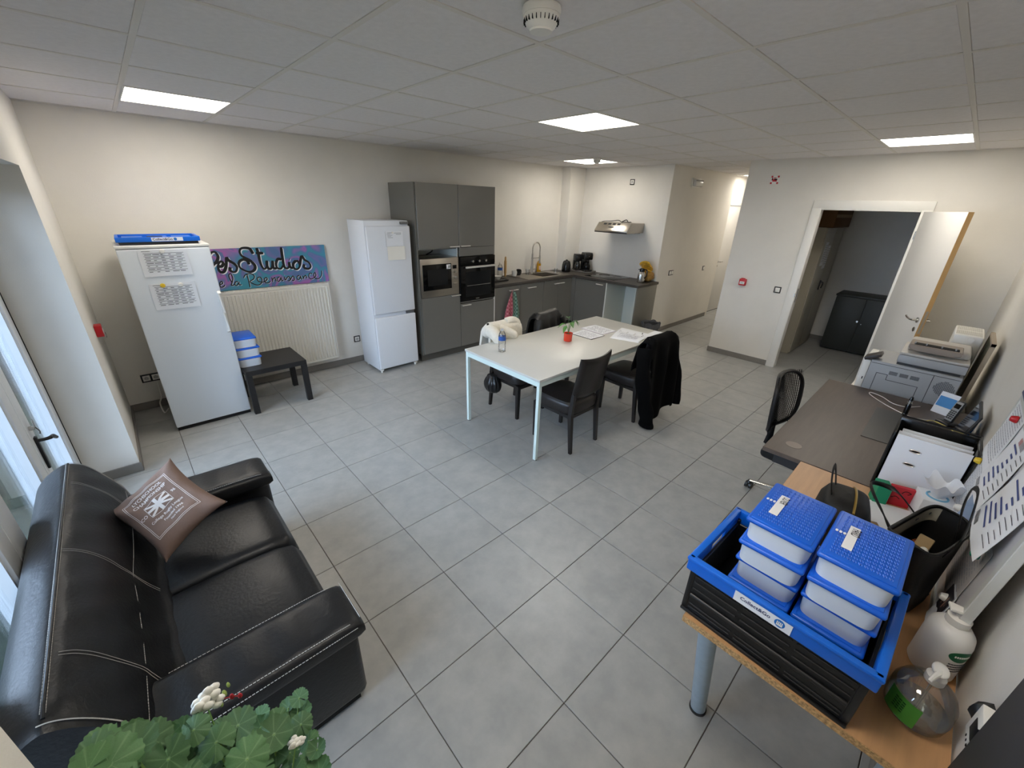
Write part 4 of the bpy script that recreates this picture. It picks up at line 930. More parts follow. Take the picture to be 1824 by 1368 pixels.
G().tube(catmull([(.22, -.25, .80), (.24, -.16, .84), (.23, -.09, .80), (.20, -.07, .735)], 5), [.05, .058, .06, .06, .062, .06, .06, .06, .058, .056, .055, .054, .052, .05, .045, .035], 14).build('sleeve', M_fleece, t, ang=70)
G().tube(catmull([(.06, -.22, .83), (.04, -.12, .81), (-.01, -.09, .77), (.03, -.14, .76), (.08, -.15, .77)], 5), .040, 12).build('rolled_hood', M_fleece, t, ang=70)
G().tube(catmull([(-.03, -.24, .88), (-.10, -.23, .885), (-.18, -.24, .85), (-.21, -.24, .77)], 5), .036, 12).build('collar', M_fleece, t, ang=70)
t = thing('white_lining', 'white lining corner of a coat hanging below the table edge at the chair', 'cloth', (1.79, .345, 0), pi)
G().grid(lambda u, v: (.235 - u * (.03 + .10 * v) - .06 * v, -.13 + .02 * sin(v * 5) + .06 * v, .64 - .34 * v + .12 * u * v * 0 + .10 * (1 - u) * v), 8, 14).thick(.006).build('cloth_strip', M_white, t, ang=70)
t = thing('small_black_bag', 'small black pleated bag hanging from the chair with the cream coat', 'bag', (1.575, .50, .275))
def pouch(u, v):
    a = u * 2 * pi; ph = v * pi; r = sin(ph) ** .7; k = 1 + .05 * sin(a * 14) * r; return (.075 * r * cos(a) * k, .105 * r * sin(a) * k, .09 * -cos(ph) + (.02 if v > .8 else 0))
G().grid(pouch, 64, 18, cu=True).build('pouch', mat('black_satin', C8(22, 22, 24), .3), t, ang=70)
G().tube(catmull([(0, -.06, .06), (.03, -.04, .24), (.08, .0, .41), (.09, .05, .43), (.03, .06, .24), (0, .05, .07)]), .004, 6).build('strap', M_black, t)
M_jack = mat('black_nylon', C8(10, 10, 11), .48, bump=.6, bscale=14)
t = thing('black_jacket', 'shiny black jacket over the dining chair behind the plant pot', 'jacket', (2.50, .36, 0), pi + .12)
drape(t, 'jacket_body', M_jack, .46, .28, .42, 3.1, .014, top=.875, seed=8, thick=.02)
sleeve(t, 'sleeve', [(-.20, -.21, .80), (-.24, -.19, .66), (-.23, -.2, .50)], .055, M_jack)
sleeve(t, 'sleeve', [(.20, -.22, .82), (.25, -.2, .68), (.24, -.22, .50)], .05, M_jack)

# ------------------------------------------------------------------ on the meeting table
TZ = .7425
t = thing('water_bottle', 'clear plastic water bottle with blue label on the meeting table', 'bottle', (1.43, .205, TZ))
G().lathe([(.028, 0), (.034, .004), (.030, .012), (.034, .022), (.031, .035), (.034, .048), (.031, .060), (.034, .075), (.033, .12), (.034, .15), (.026, .175), (.015, .195), (.013, .205)], n=28).build('bottle_body', M_clear, t)
G().lathe([(.0345, .108), (.0345, .145)], cap=False).build('label_band', MATS['label_blue'], t)
G().lathe([(.0348, .118), (.0348, .134)], n=40, cap=False).xf(Matrix.Identity(4)).build('label_white_mark', M_white, t) if False else None
G().lathe([(.0145, .196), (.0145, .208), (.013, .211)]).build('cap', mat('clear_cap', C8(200, 204, 208), .3), t)
t = thing('potted_plant', 'small leafy plant in an orange-red pot on the meeting table', 'plant', (2.155, .035, TZ))
G().lathe([(.036, 0), (.040, .004), (.044, .078), (.046, .082), (.041, .082), (.038, .02), (.001, .018)], cap=False).build('pot', mat('orange_red_glaze', C8(226, 56, 22), .25, coat=.4), t)
G().lathe([(.001, .066), (.040, .068)], cap=False).build('soil', mat('soil', C8(48, 34, 26), .95, noise=.3, scale=60), t)
M_lf = mat('lily_leaf', C8(70, 118, 52), .45, noise=.15, scale=20)
bl = None
for k, (a, tilt, hgt, ln_) in enumerate(((2.6, .5, .11, .07), (3.4, .9, .10, .07), (4.2, .4, .13, .075), (.2, .6, .12, .06), (.9, .2, .16, .08), (5.6, .7, .14, .06), (1.7, .5, .10, .05), (-.3, 1.0, .13, .055))):
    r_ = .02 + .05 * tilt; tip = Vector((r_ * cos(a), r_ * sin(a), .068 + hgt)); G().tube(catmull([(0, 0, .066), (r_ * .3 * cos(a), r_ * .3 * sin(a), .068 + hgt * .6), tip]), .0016, 6).build('stem', M_lf, t)
    dir_ = Vector((cos(a) * cos(.3 - tilt), sin(a) * cos(.3 - tilt), sin(.3 - tilt))); side = dir_.cross(Vector((0, 0, 1))).normalized()
    def lf_(u, v, tip=tip, dir_=dir_, side=side, ln_=ln_):
        w = sin(pi * u ** .8) * ln_ * .28 * (v * 2 - 1); p = tip + dir_ * ln_ * u + side * w + Vector((0, 0, abs(w) * .4 - .4 * ln_ * u * u)); return p
    G().grid(lf_, 8, 4).thick(.0006).build('leaf', M_lf, t)
def flat_sheet(g, pts, z, th=.0008):
    vs = [g.bm.verts.new((x, y, z)) for x, y in pts]; v2 = [g.bm.verts.new((x, y, z + th)) for x, y in pts]; n = len(pts)
    g.bm.faces.new(vs[::-1]); g.bm.faces.new(v2)
    for i in range(n): g.bm.faces.new((vs[i], vs[(i + 1) % n], v2[(i + 1) % n], v2[i]))
    return g
def printed(t, quad, z, rows, m=M_ink, seed=0, cover=.8, name='print'):
    r = random.Random(seed); g = G(); A, B_, C_, D_ = [Vector((*q, 0)) for q in quad]
    for k in range(rows):
        v = .1 + .8 * k / rows; u = .1
        while u < .9:
            w = r.uniform(.02, .09)
            if r.random() < cover:
                P = lambda uu, vv: (A.lerp(B_, uu)).lerp(D_.lerp(C_, uu), vv) + Vector((0, 0, z))
                u1 = min(u + w, .92); vs = [g.bm.verts.new(P(*q)) for q in ((u, v), (u1, v), (u1, v + .35 / rows), (u, v + .35 / rows))]; g.bm.faces.new(vs)
            u += w + .02
    return g.build(name, m, t, smooth=False)
M_inkl = mat('light_print', C8(160, 162, 172), .9)
# two open clipboards / folders
t = thing('clipboard', 'dark clipboard with white sheets on the meeting table beside the plant', 'clipboard', (2.55, .06, TZ))
Q1 = [(-.175, .115), (-.175, -.145), (.035, -.155), (.045, .12)]
G().lim(-.18, .05, -.155, .125, 0, .004, .001).build('board', M_black, t)
g = flat_sheet(G(), Q1, .0045); g.build('paper_sheet', M_paper, t, smooth=False)
printed(t, [Q1[0], Q1[1], Q1[2], Q1[3]], .0056, 14, M_inkl, 4)
t = thing('open_folder', 'open white folder lying beyond the clipboard on the meeting table', 'folder', (2.74, .10, TZ))
Q2 = [(-.10, .135), (-.125, -.15), (.10, -.165), (.12, .12)]
flat_sheet(G(), [(-.115, .145), (-.135, -.155), (.105, -.175), (.13, .13)], 0, .003).build('cover', mat('lilac_card', C8(206, 200, 214), .6), t, smooth=False)
flat_sheet(G(), Q2, .0035).build('paper_sheet', M_paper, t, smooth=False); printed(t, Q2, .0046, 12, M_inkl, 6)
t = thing('ring_binder', 'open ring binder with white pages near the far end of the meeting table', 'binder', (2.81, -.235, TZ))
flat_sheet(G(), [(-.24, .06), (-.15, -.225), (.22, -.19), (.20, .205)], 0, .004).build('cover', M_white, t, smooth=False)
def pg(u, v): 
    a = Vector((-.23, .05)).lerp(Vector((-.145, -.215)), v); b = Vector((.01, .135)).lerp(Vector((.05, -.20)), v); p = a.lerp(b, u); return (p.x, p.y, .005 + .012 * sin(pi * u * .9) ** .6)
def pg2(u, v):
    a = Vector((.01, .135)).lerp(Vector((.05, -.20)), v); b = Vector((.19, .19)).lerp(Vector((.215, -.18)), v); p = a.lerp(b, u); return (p.x, p.y, .005 + .014 * (1 - u) * sin(pi * min(1, .25 + u * .8)))
G().grid(pg, 14, 6).thick(.002).build('page_block', M_paper, t); G().grid(pg2, 14, 6).thick(.002).build('page_block', M_paper, t)
g = G()
for v in (.1, .35, .6, .85):
    p = Vector((.01, .135)).lerp(Vector((.05, -.20)), v); g.tube([(p.x + .018 * cos(a), p.y, .012 + .014 * sin(a)) for a in [pi * k / 8 for k in range(9)]], .0018, 6)
g.build('rings', M_chrome, t)
printed(t, [(-.20, .03), (-.13, -.19), (.02, -.18), (-.01, .1)], .0185, 14, M_inkl, 9)
t = thing('pen', 'dark pen lying on the ring binder on the meeting table', 'pen', (2.93, -.36, TZ + .009)); G().cyl((-.07, -.01, .0), (.05, .05, .0), .005, n=10).build('barrel', M_black, t)
t = thing('loose_sheet', 'white sheet at the far right corner of the meeting table', 'paper', (3.14, -.41, TZ)); flat_sheet(G(), [(-.10, .07), (-.14, -.05), (.075, -.07), (.07, .08)], 0).build('sheet_paper', M_paper, t, smooth=False)

# ------------------------------------------------------------------ storage room
t = thing('storage_cupboard', 'low dark double-door metal cupboard in the storage room', 'cupboard', (7.24, -1.84, 0), w=True)
M_dk = mat('dark_green_metal', C8(44, 46, 42), .5)
G().lim(7.02, 7.48, -2.30, -1.235, .02, .84).build('carcass', M_dk, t, smooth=False)
G().lim(6.995, 7.49, -2.31, -1.225, .84, .865, .004).build('top_panel', M_dk, t)
for a, b in ((-1.245, -1.605), (-1.615, -2.29)):
    d = G().lim(7.0, 7.018, min(a, b), max(a, b), .03, .835, .003).build('door', M_dk, t)
    if a > -1.5: G().cyl((7.0, -1.585, .50), (6.985, -1.585, .50), .014, n=16).build('lock_knob', M_chrome, d)
    else: G().cyl((7.0, -1.64, .47), (6.99, -1.64, .47), .006, n=10).build('lock_knob', M_chrome, d)
t = thing('tall_locker', 'tall pale double-door cupboard on the left inside the storage room', 'cupboard', (6.6, -.98, 0), w=True)
M_pl = mat('pale_grey_metal', C8(176, 170, 156), .3)
G().lim(6.22, 7.26, -1.0, -.56, .0, 1.80).build('carcass', M_pl, t, smooth=False)
for a, b in ((6.225, 6.735), (6.745, 7.255)): d = G().lim(a, b, -1.018, -1.0, .02, 1.79, .003).build('door', M_pl, t)
G().lim(6.715, 6.735, -1.034, -1.018, .92, 1.06, .002).tube([(6.725, -1.034, 1.04), (6.725, -1.06, 1.03), (6.70, -1.065, 1.0), (6.68, -1.06, .95)], .009, 8).build('handle', M_black, t)
for k, (x, z) in enumerate(((6.42, 1.45), (6.60, 1.40))):
    sheet('notice_sheet', ['printed notice on the tall pale cupboard, nearer the door', 'printed notice on the tall pale cupboard, further inside'][k], .15, .32, (x, -1.019, z), 0, tlines(8, 2, 20 + k), .002)
t = thing('cardboard_box', 'brown box lying on top of the tall pale cupboard', 'box', (6.75, -.99, 1.801), w=True)
G().lim(6.25, 7.25, -1.06, -.58, 1.802, 2.10, .004).build('carton', mat('brown_card', C8(96, 66, 34), .8), t)
G().lim(6.252, 7.248, -1.062, -1.06, 1.93, 1.97).build('tape', mat('tape_tan', C8(130, 100, 60), .5), t, smooth=False)

# ------------------------------------------------------------------ sofa
M_sofa = mat('black_sofa_leather', C8(13, 15, 19), .40, noise=.08, scale=5, rnoise=.04, bump=.30, bscale=70)
M_stit = mat('pale_stitching', C8(190, 188, 184), .7)
t = thing('sofa', 'black leather two-seat sofa with pale stitching in front of the window', 'sofa', (-1.05, -.55, 0), w=True)
SY0_, SY1_ = -1.29, .19
def rprism(poly, y0, y1, bev, seg=4):
    return G().prism(poly, 'y', y0, y1, bev, seg)
# base body under arms and seat
G().lim(-1.44, -.62, SY0_ + .055, SY1_ - .055, .05, .26, .02, 3).build('base', M_sofa, t)
for x in (-1.38, -.68):
    for y in (SY0_ + .11, SY1_ - .11): G().lim(x - .03, x + .03, y - .03, y + .03, 0, .052, .004).build('leg', M_black, t)
# back: profile in x,z following the measured ridge and seams
prof = [(-1.485, .10), (-1.492, .40), (-1.488, .62), (-1.475, .70), (-1.44, .755), (-1.40, .785), (-1.362, .802), (-1.335, .795), (-1.30, .765), (-1.26, .705), (-1.225, .63), (-1.205, .575),
        (-1.190, .52), (-1.155, .45), (-1.12, .40), (-1.12, .10)]
PR = [Vector((x, 0, z)) for x, z in prof]
def backf(u, v):
    a = u * (len(PR) - 1); i = min(int(a), len(PR) - 2); f = a - i
    p0, p1, p2, p3 = PR[max(i - 1, 0)], PR[i], PR[i + 1], PR[min(i + 2, len(PR) - 1)]
    p = 0.5 * ((2 * p1) + (p2 - p0) * f + (2 * p0 - 5 * p1 + 4 * p2 - p3) * f * f + (3 * p1 - p0 - 3 * p2 + p3) * f ** 3)
    y = SY0_ + .012 + v * (SY1_ - SY0_ - .024)
    e = min(v, 1 - v) * (SY1_ - SY0_); k = max(0, 1 - e / .05)
    c = Vector((-1.30, 0, .45)); p = p.lerp(c, .05 * k * k)
    # gentle puffiness and creases on the front faces
    if p.x > -1.34 and p.z > .42: p = p + Vector((.010 * sin(pi * ((v * 2) % 1)) + .0025 * sin(v * 60 + p.z * 30), 0, 0))
    return (p.x, y, p.z)
g = G().grid(backf, 60, 60)
vs = g.bm.verts; vs.ensure_lookup_table(); n_ = 61
g.bm.faces.new([vs[i * n_] for i in range(n_)]); g.bm.faces.new([vs[i * n_ + 60] for i in range(n_)][::-1])
bk = g.build('backrest', M_sofa, t, ang=50)
def seam(g, pts, r=.0010, off=.004, dash=.011):
    P = catmull(pts, 14); L_ = 0; i = 0; segs = []
    for a, b in zip(P[:-1], P[1:]):
        d = (b - a); n = max(1, int(d.length / dash))
        for k in range(n): segs.append((a + d * (k / n), a + d * ((k + .72) / n)))
    for a, b in segs:
        if (b - a).length > 1e-5: g.tube([a, b], r, 4)
    return g
def on_back(x_t, v, up=.004):
    # point on back surface where profile parameter u ; x_t is u
    p = Vector(backf(x_t, v)); q = Vector(backf(min(1, x_t + .01), v)); w_ = Vector(backf(x_t, min(1, v + .01))); nrm = (q - p).cross(Vector((0, 1, 0))).normalized()
    if nrm.z < 0 and nrm.x < 0: nrm = -nrm
    if nrm.dot(p - Vector((-1.35, p.y, .4))) < 0: nrm = -nrm
    return p + nrm * up
g = G()
uR, uM = 6.6 / 15, 11.0 / 15
g.tube([on_back(uR, v, .002) for v in [.02 + .96 * k / 40 for k in range(41)]], .0045, 8); g.build('ridge_piping', M_sofa, bk)
g = G()
seam(g, [on_back(uR - .012, v, .002) for v in [.03 + .94 * k / 10 for k in range(11)]]); seam(g, [on_back(uR + .012, v, .002) for v in [.03 + .94 * k / 10 for k in range(11)]])
seam(g, [on_back(uM, v, .002) for v in [.03 + .94 * k / 10 for k in range(11)]])
for v in (.155, .50, .845):
    for dv in (-.004, .004): seam(g, [on_back(uR + .02 + (uM + .12 - uR) * k / 8, v + dv, .002) for k in range(9)], .0008)
for v, s_ in ((.012, 1), (.988, -1)):
    pts = [on_back(a, v, .003) for a in [uR - .03 + (13.2 / 15 - uR) * k / 10 for k in range(11)]]; seam(g, pts, .002)
g.build('stitching', M_stit, bk, smooth=False)['kind'] = 'stuff'
# seat cushions
for a, b in ((-1.055, -.572), (-.560, -.085)):
    def sc(u, v, a=a, b=b):
        P = [(-1.20, .24), (-1.20, .40), (-1.17, .422), (-1.05, .43), (-.85, .432), (-.72, .425), (-.655, .405), (-.628, .36), (-.618, .30), (-.62, .22), (-.64, .13), (-.66, .10)]
        q = u * (len(P) - 1); i = min(int(q), len(P) - 2); f = q - i; x = P[i][0] * (1 - f) + P[i + 1][0] * f; z = P[i][1] * (1 - f) + P[i + 1][1] * f
        e = min(v, 1 - v) * (b - a); k = max(0, 1 - e / .045); z -= .020 * k * k * (1 if z > .2 else 0); x -= .014 * k * k
        z += .012 * sin(pi * v) * (1 if z > .39 else 0); return (x, a + v * (b - a), z)
    g = G().grid(sc, 44, 24); vs = g.bm.verts; vs.ensure_lookup_table()
    g.bm.faces.new([vs[i * 25] for i in range(45)]); g.bm.faces.new([vs[i * 25 + 24] for i in range(45)][::-1])
    g.build('seat_cushion', M_sofa, t, ang=60)
# arms: padded top over a plain panel
for y0, y1, s_ in ((SY0_ - .012, -1.058, -1), (-.082, SY1_ - .02, 1)):
    yo = y0 if s_ < 0 else y1
    G().lim(-1.30, -.606, min(yo - s_ * .045, yo - s_ * .20) , max(yo - s_ * .045, yo - s_ * .20), .05, .47, .03, 3).build('arm_panel', M_sofa, t)
    def af(u, v, y0=y0, y1=y1):
        # cross section in y,z swept along x
        x = -1.26 + u * .668; a = v * 2 * pi; c_, s2 = cos(a), sin(a); e = .42
        sy = abs(c_) ** e * (1 if c_ >= 0 else -1); sz = abs(s2) ** .55 * (1 if s2 >= 0 else -1)
        k = 1 if u < .9 else math.sqrt(max(0, 1 - ((u - .9) / .1) ** 2)) * .5 + .5
        hz = .058 * k * (1 - .15 * u); zc = .490 - .012 * u - .01 * (1 - k)
        yy = (y0 + y1) / 2 + sy * (y1 - y0) / 2 * (.93 + .07 * k); return (x, yy, zc + sz * hz + (.0035 * sin(u * 31) * (1 - abs(sy)) if s2 > 0 else 0))
    g = G().grid(af, 36, 40, cv=True); vs = g.bm.verts; vs.ensure_lookup_table()
    g.bm.faces.new([vs[k] for k in range(40)]); g.bm.faces.new([vs[36 * 40 + k] for k in range(40)][::-1])
    pad = g.build('arm_pad', M_sofa, t, ang=60)
    g = G(); 
    for yy in ((y0 + .016), (y1 - .016)):
        seam(g, [(x, yy, .5445 - .018 * (x + 1.26) / .668 * 1.0 - (.004 if x > -.66 else 0)) for x in (-1.15, -1.0, -.85, -.72, -.64)], .0015)
        seam(g, [(x, yo + (.003 if s_ < 0 else -.003) * 0 + s_ * .0005, .515 - .012 * (x + 1.26) / .668) for x in (-1.15, -1.0, -.85, -.70, -.62)], .0015) if yy == y0 + .016 else None
    seam(g, [(-.607 + .006, yy_, .527) for yy_ in (y0 + .02, (y0 + y1) / 2, y1 - .02)], .0015)
    g.build('stitching', M_stit, pad, smooth=False)['kind'] = 'stuff'
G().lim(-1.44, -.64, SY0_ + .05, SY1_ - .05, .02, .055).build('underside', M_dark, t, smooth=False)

# cushion with print
PC = Vector((-1.05, -.262, .640)); pX = Vector((.336, .070, .186)); pY = Vector((-.188, .370, .190))
pX.normalize(); pY = (pY - pX * pY.dot(pX)).normalized(); pN = pX.cross(pY)
PM = Matrix(((pX.x, pY.x, pN.x, PC.x), (pX.y, pY.y, pN.y, PC.y), (pX.z, pY.z, pN.z, PC.z), (0, 0, 0, 1)))
t = thing('cushion', 'brown cotton cushion with a white flag print and lettering on the sofa', 'cushion', PC, rot=PM.to_euler())
PW, PH = .150, .176
from mathutils import noise as NZ
def cush(x, y, side):      # x,y in -1..1
    pin = .10 * (1 - abs(y) ** 2) * abs(x) ** 3; pin2 = .10 * (1 - abs(x) ** 2) * abs(y) ** 3
    X_ = x * PW * (1 - pin * .9 + .06 * abs(x * y) ** 3); Y_ = y * PH * (1 - pin2 * .9 + .06 * abs(x * y) ** 3)
    h = .062 * ((1 - x ** 4) * (1 - y ** 4)) ** .55
    w = NZ.noise(Vector((x * 2.6, y * 2.6, side * 3))) * .016 + .013 * sin(11 * x + 7 * y) * max(0, -x * .6 + .25) * max(0, y + .2)
    return Vector((X_, Y_, side * (h + w * (h / .062))))
g = G()
for sd in (1, -1): g.grid(lambda u, v, sd=sd: cush(2 * u - 1, 2 * v - 1, sd), 40, 40)
bmesh.ops.remove_doubles(g.bm, verts=g.bm.verts[:], dist=.0006)
cb = g.build('cover', mat('brown_cotton', C8(134, 110, 98), .9, noise=.05, scale=10, bump=.3, bscale=140), t, ang=80)
def cmap(me):
    for v in me.vertices:
        p = cush(v.co.x / PW, v.co.y / PH, 1); v.co = (p.x, p.y, p.z + .0022)
g = G()
def rib(pts, w):
    for (x0, y0), (x1, y1) in zip(pts[:-1], pts[1:]):
        n = max(1, int(math.hypot(x1 - x0, y1 - y0) / .008)); dx, dy = (x1 - x0), (y1 - y0); L_ = math.hypot(dx, dy); nx, ny = -dy / L_ * w, dx / L_ * w
        for k in range(n):
            a, b = k / n, (k + 1) / n; vs = [g.bm.verts.new((x0 + dx * q + s * nx, y0 + dy * q + s * ny, 0)) for q, s in ((a, -1), (b, -1), (b, 1), (a, 1))]; g.bm.faces.new(vs)
fx, fy = .100, .116
for o_ in (0, .006): rib([(-fx + o_, -fy + o_), (fx - o_, -fy + o_), (fx - o_, fy - o_), (-fx + o_, fy - o_), (-fx + o_, -fy + o_)], .0011)
SK = .82
rib([(-.062 * SK, -.022), (.062 * SK, -.022), (.062 * SK, .040), (-.062 * SK, .040), (-.062 * SK, -.022)], .001)
cy_ = .009
rib([(-.060 * SK, cy_), (.060 * SK, cy_)], .0065); rib([(0, -.021), (0, .039)], .0075)
for sx in (-1, 1):
    for sy in (-1, 1): rib([(0, cy_), (sx * .058 * SK, cy_ + sy * .028)], .0042)
def put(txt, key, x, y, rot=0.0, sc=1.0):
    me = textmesh(txt, *key); g.addmesh(me, Matrix.Translation((x, y, 0)) @ Matrix.Rotation(rot, 4, 'Z') @ Matrix.Scale(sc, 4))
put("LYCHSCHOOL", (.027, .0006), -.0, .090, 0, .78); put("CHAMPIONSHIP", (.027, .0005), 0, .065, 0, .78); put("CO", (.026, .0004), -.076, .002, 0, .85); put("96", (.022, .0004), .074, .016, 0, .85)
put("College Rugby League", (.022, .0003), .0, -.042, 0, .76); put("Founded 1996", (.02, .0003), .012, -.066, 0, .8); put("New England", (.015, .0002), .018, -.086, 0, .8)
o = g.build('printed_flag_and_lettering', mat('cushion_print_white', C8(228, 220, 214), .9), cb, smooth=False, fix=False); cmap(o.data)

# ------------------------------------------------------------------ desk, office chair
M_desk = mat('walnut_desk_top', C8(88, 76, 68), .42, noise=.10, scale=10, stretch=(.4, 4, 4), bump=.05)
M_dframe = mat('dark_metal', C8(34, 34, 38), .45)
t = thing('desk', 'dark brown walnut-look desk against the right wall', 'desk', (2.3, -2.37, 0), w=True)
DZ = .742
G().lim(1.513, 3.075, -2.775, -1.960, DZ - .025, DZ, .002, 1).build('table_top', M_desk, t)
G().lathe([(.04, 0), (.04, .0015)], (0, 0, 0), n=28).xf(Matrix.Translation((1.665, -2.075, DZ)) @ Matrix.Diagonal((1, 1, 1, 1))).build('cable_grommet', mat('grommet_brown', C8(122, 108, 98), .4), t)
for x in (1.56, 3.03):
    G().lim(x - .025, x + .025, -2.73, -2.02, .66, DZ - .026).lim(x - .025, x + .025, -2.44, -2.34, .04, .66).lim(x - .03, x + .03, -2.75, -2.02, .0, .04, .005).build('leg', M_dframe, t)
G().lim(1.59, 3.0, -2.62, -2.59, .60, .68).build('cross_beam', M_dframe, t, smooth=False)
t = thing('office_chair', 'black mesh office swivel chair pushed under the desk', 'chair', (2.20, -2.11, 0), -.13)
for k in range(5):
    a = k * 2 * pi / 5 + .35; p = Vector((.30 * cos(a), .30 * sin(a), .065))
    l_ = G().tube([(0, 0, .10), (.14 * cos(a), .14 * sin(a), .10), (p.x, p.y, .065)], [.022, .018, .012], 10, flat=(.7, 1)).build('star_leg', M_chrome, t)
    G().cyl((p.x, p.y - .022, .028), (p.x, p.y - .006, .028), .027, n=18).cyl((p.x, p.y + .006, .028), (p.x, p.y + .022, .028), .027, n=18).lathe([(.012, .03), (.02, .05), (.012, .07)], (p.x, p.y, 0), n=12).build('caster', M_black, l_)
G().cyl((0, 0, .08), (0, 0, .40), .025, n=16).build('gas_lift', M_black, t)
G().box((0, 0, .445), (.46, .46, .075), .035, 4).build('seat', mat('black_fabric', C8(20, 20, 22), .95, bump=.3, bscale=200), t)
G().tube([(0, .18, .40), (0, .27, .42), (0, .27, .60)], .018, 8, flat=(1.6, .6)).build('back_support', M_black, t)
def bo(u, v): x = (u - .5) * .40 * (.92 + .16 * sin(pi * v)); return Vector((x, .27 - .05 * (1 - (2 * u - 1) ** 2) * -1 - .045 + .03 * v * v, .565 + .40 * v))
ring = []
for k in range(48):
    a = 2 * pi * k / 48; c_, s2 = cos(a), sin(a); e = .5; u = .5 + .5 * abs(c_) ** e * (1 if c_ >= 0 else -1); v = .5 + .5 * abs(s2) ** e * (1 if s2 >= 0 else -1); ring.append(bo(u, v))
bf = G().tube(ring, .014, 8, closed=True).build('back_frame', M_black, t)
g = G()
for k in range(1, 26):
    u = k / 26; g.tube([bo(u, v / 10) + Vector((.003 * sin(v + k), 0, 0)) for v in range(11)], .0030, 4)
for k in range(1, 30): v = k / 30; g.tube([bo(u / 8, v) for u in range(9)], .0018, 4)
g.build('back_mesh', M_blackm, bf, smooth=False)

# things on the desk
t = thing('desk_pad', 'dark flat desk pad on the walnut desk', 'desk pad', (2.40, -2.48, DZ + .0005)); G().lim(-.29, .30, -.14, .165, 0, .003, .001, 1).build('pad', mat('pad_dark', C8(62, 62, 60), .35), t)
t = thing('laptop', 'black laptop open against the right wall', 'laptop', (2.44, -2.57, DZ + .004), pi + .0)
G().box((0, 0, .010), (.33, .23, .018), .004).build('base', M_black, t)
g = G()
for r in range(5):
    for c in range(13): g.box((-.138 + c * .023, .0 + .0 + r * .02 - .02, .0202), (.019, .016, .003))
g.build('keys', mat('key_black', C8(34, 34, 36), .5), t, smooth=False)
G().box((0, -.075, .0195), (.09, .05, .001)).build('touchpad', mat('pad_black', C8(44, 44, 46), .3), t)
sc_ = G().box((0, .0, .115), (.33, .010, .23), .004).xf(Matrix.Translation((0, .125, .014)) @ Matrix.Rotation(-.22, 4, 'X')).build('screen_lid', M_black, t)
G().box((0, -.0056, .118), (.306, .001, .195)).xf(Matrix.Translation((0, .125, .014)) @ Matrix.Rotation(-.22, 4, 'X')).build('display', mat('display_dark', C8(20, 22, 34), .1), sc_, smooth=False)
t = thing('electronic_cigarette', 'slim black and chrome cylinder standing upright on the desk pad', 'vaporiser', (2.66, -2.46, DZ + .004))
G().lathe([(.013, 0), (.014, .003), (.014, .085), (.012, .09)]).build('barrel', M_kett, t); G().lathe([(.0145, .088), (.0145, .104), (.011, .106), (.011, .118)]).lathe([(.0148, .02), (.0148, .024)]).build('chrome_ring', M_chrome, t); G().lathe([(.008, .117), (.011, .124), (.007, .142)]).build('mouthpiece', M_kett, t)
t = thing('cordless_phone', 'silver and black cordless phone standing in its charger on the desk', 'phone', (2.74, -2.66, DZ), -2.2)
G().box((0, 0, .012), (.08, .085, .024), .01).build('charger', M_black, t)
hs = G().box((0, 0, .09), (.048, .024, .155), .010, 3).xf(Matrix.Rotation(-.28, 4, 'X')).build('handset', M_black, t)
G().box((0, -.0125, .095), (.040, .003, .13), .001).xf(Matrix.Rotation(-.28, 4, 'X')).build('face', mat('silver_plastic', C8(150, 150, 150), .35), hs); G().box((0, -.0145, .13), (.03, .002, .03)).xf(Matrix.Rotation(-.28, 4, 'X')).build('screen', M_blackgl, hs, smooth=False)
g = G()
for r in range(5):
    for c in range(3): g.box((-.012 + c * .012, -.0145, .045 + r * .0125), (.009, .002, .008))
g.xf(Matrix.Rotation(-.28, 4, 'X')).build('keys', M_black, hs, smooth=False)
t = thing('leaflet', 'blue and white leaflet leaning beside the cordless phone', 'leaflet', (2.92, -2.62, DZ), -2.0)
G().box((0, 0, .075), (.10, .002, .15)).xf(Matrix.Rotation(-.25, 4, 'X')).build('sheet_paper', M_paper, t, smooth=False); G().box((0, -.0015, .085), (.09, .001, .07)).xf(Matrix.Rotation(-.25, 4, 'X')).build('blue_print', mat('leaflet_blue', C8(70, 140, 200), .6), t, smooth=False)
t = thing('blue_folder', 'small blue folder against the wall behind the cordless phone', 'folder', (2.62, -2.75, DZ), 0); G().box((0, 0, .06), (.14, .012, .12), .002).xf(Matrix.Rotation(.12, 4, 'X')).build('cover', mat('folder_blue', C8(30, 100, 170), .5), t)
def cable(name, label, pts, r, m):
    o = G().tube(catmull(pts, 6), r, 6).build(name, m, None); return tag(o, label, 'cable')
cable('white_cable', 'white cable looped on the walnut desk', [(2.72, -2.60, .75), (2.68, -2.50, .748), (2.78, -2.36, .748), (2.92, -2.25, .748), (2.98, -2.24, .749), (2.95, -2.31, .748), (2.86, -2.38, .749), (2.86, -2.45, .748), (2.95, -2.52, .748)], .0028, M_white)
cable('yellow_cable', 'yellow network cable running to the laptop on the desk', [(2.62, -2.54, .768), (2.66, -2.575, .755), (2.60, -2.565, .775), (2.66, -2.60, .77), (2.60, -2.68, .768), (2.50, -2.72, .772), (2.40, -2.745, .776)], .003, mat('yellow_cable', C8(216, 196, 110), .5))
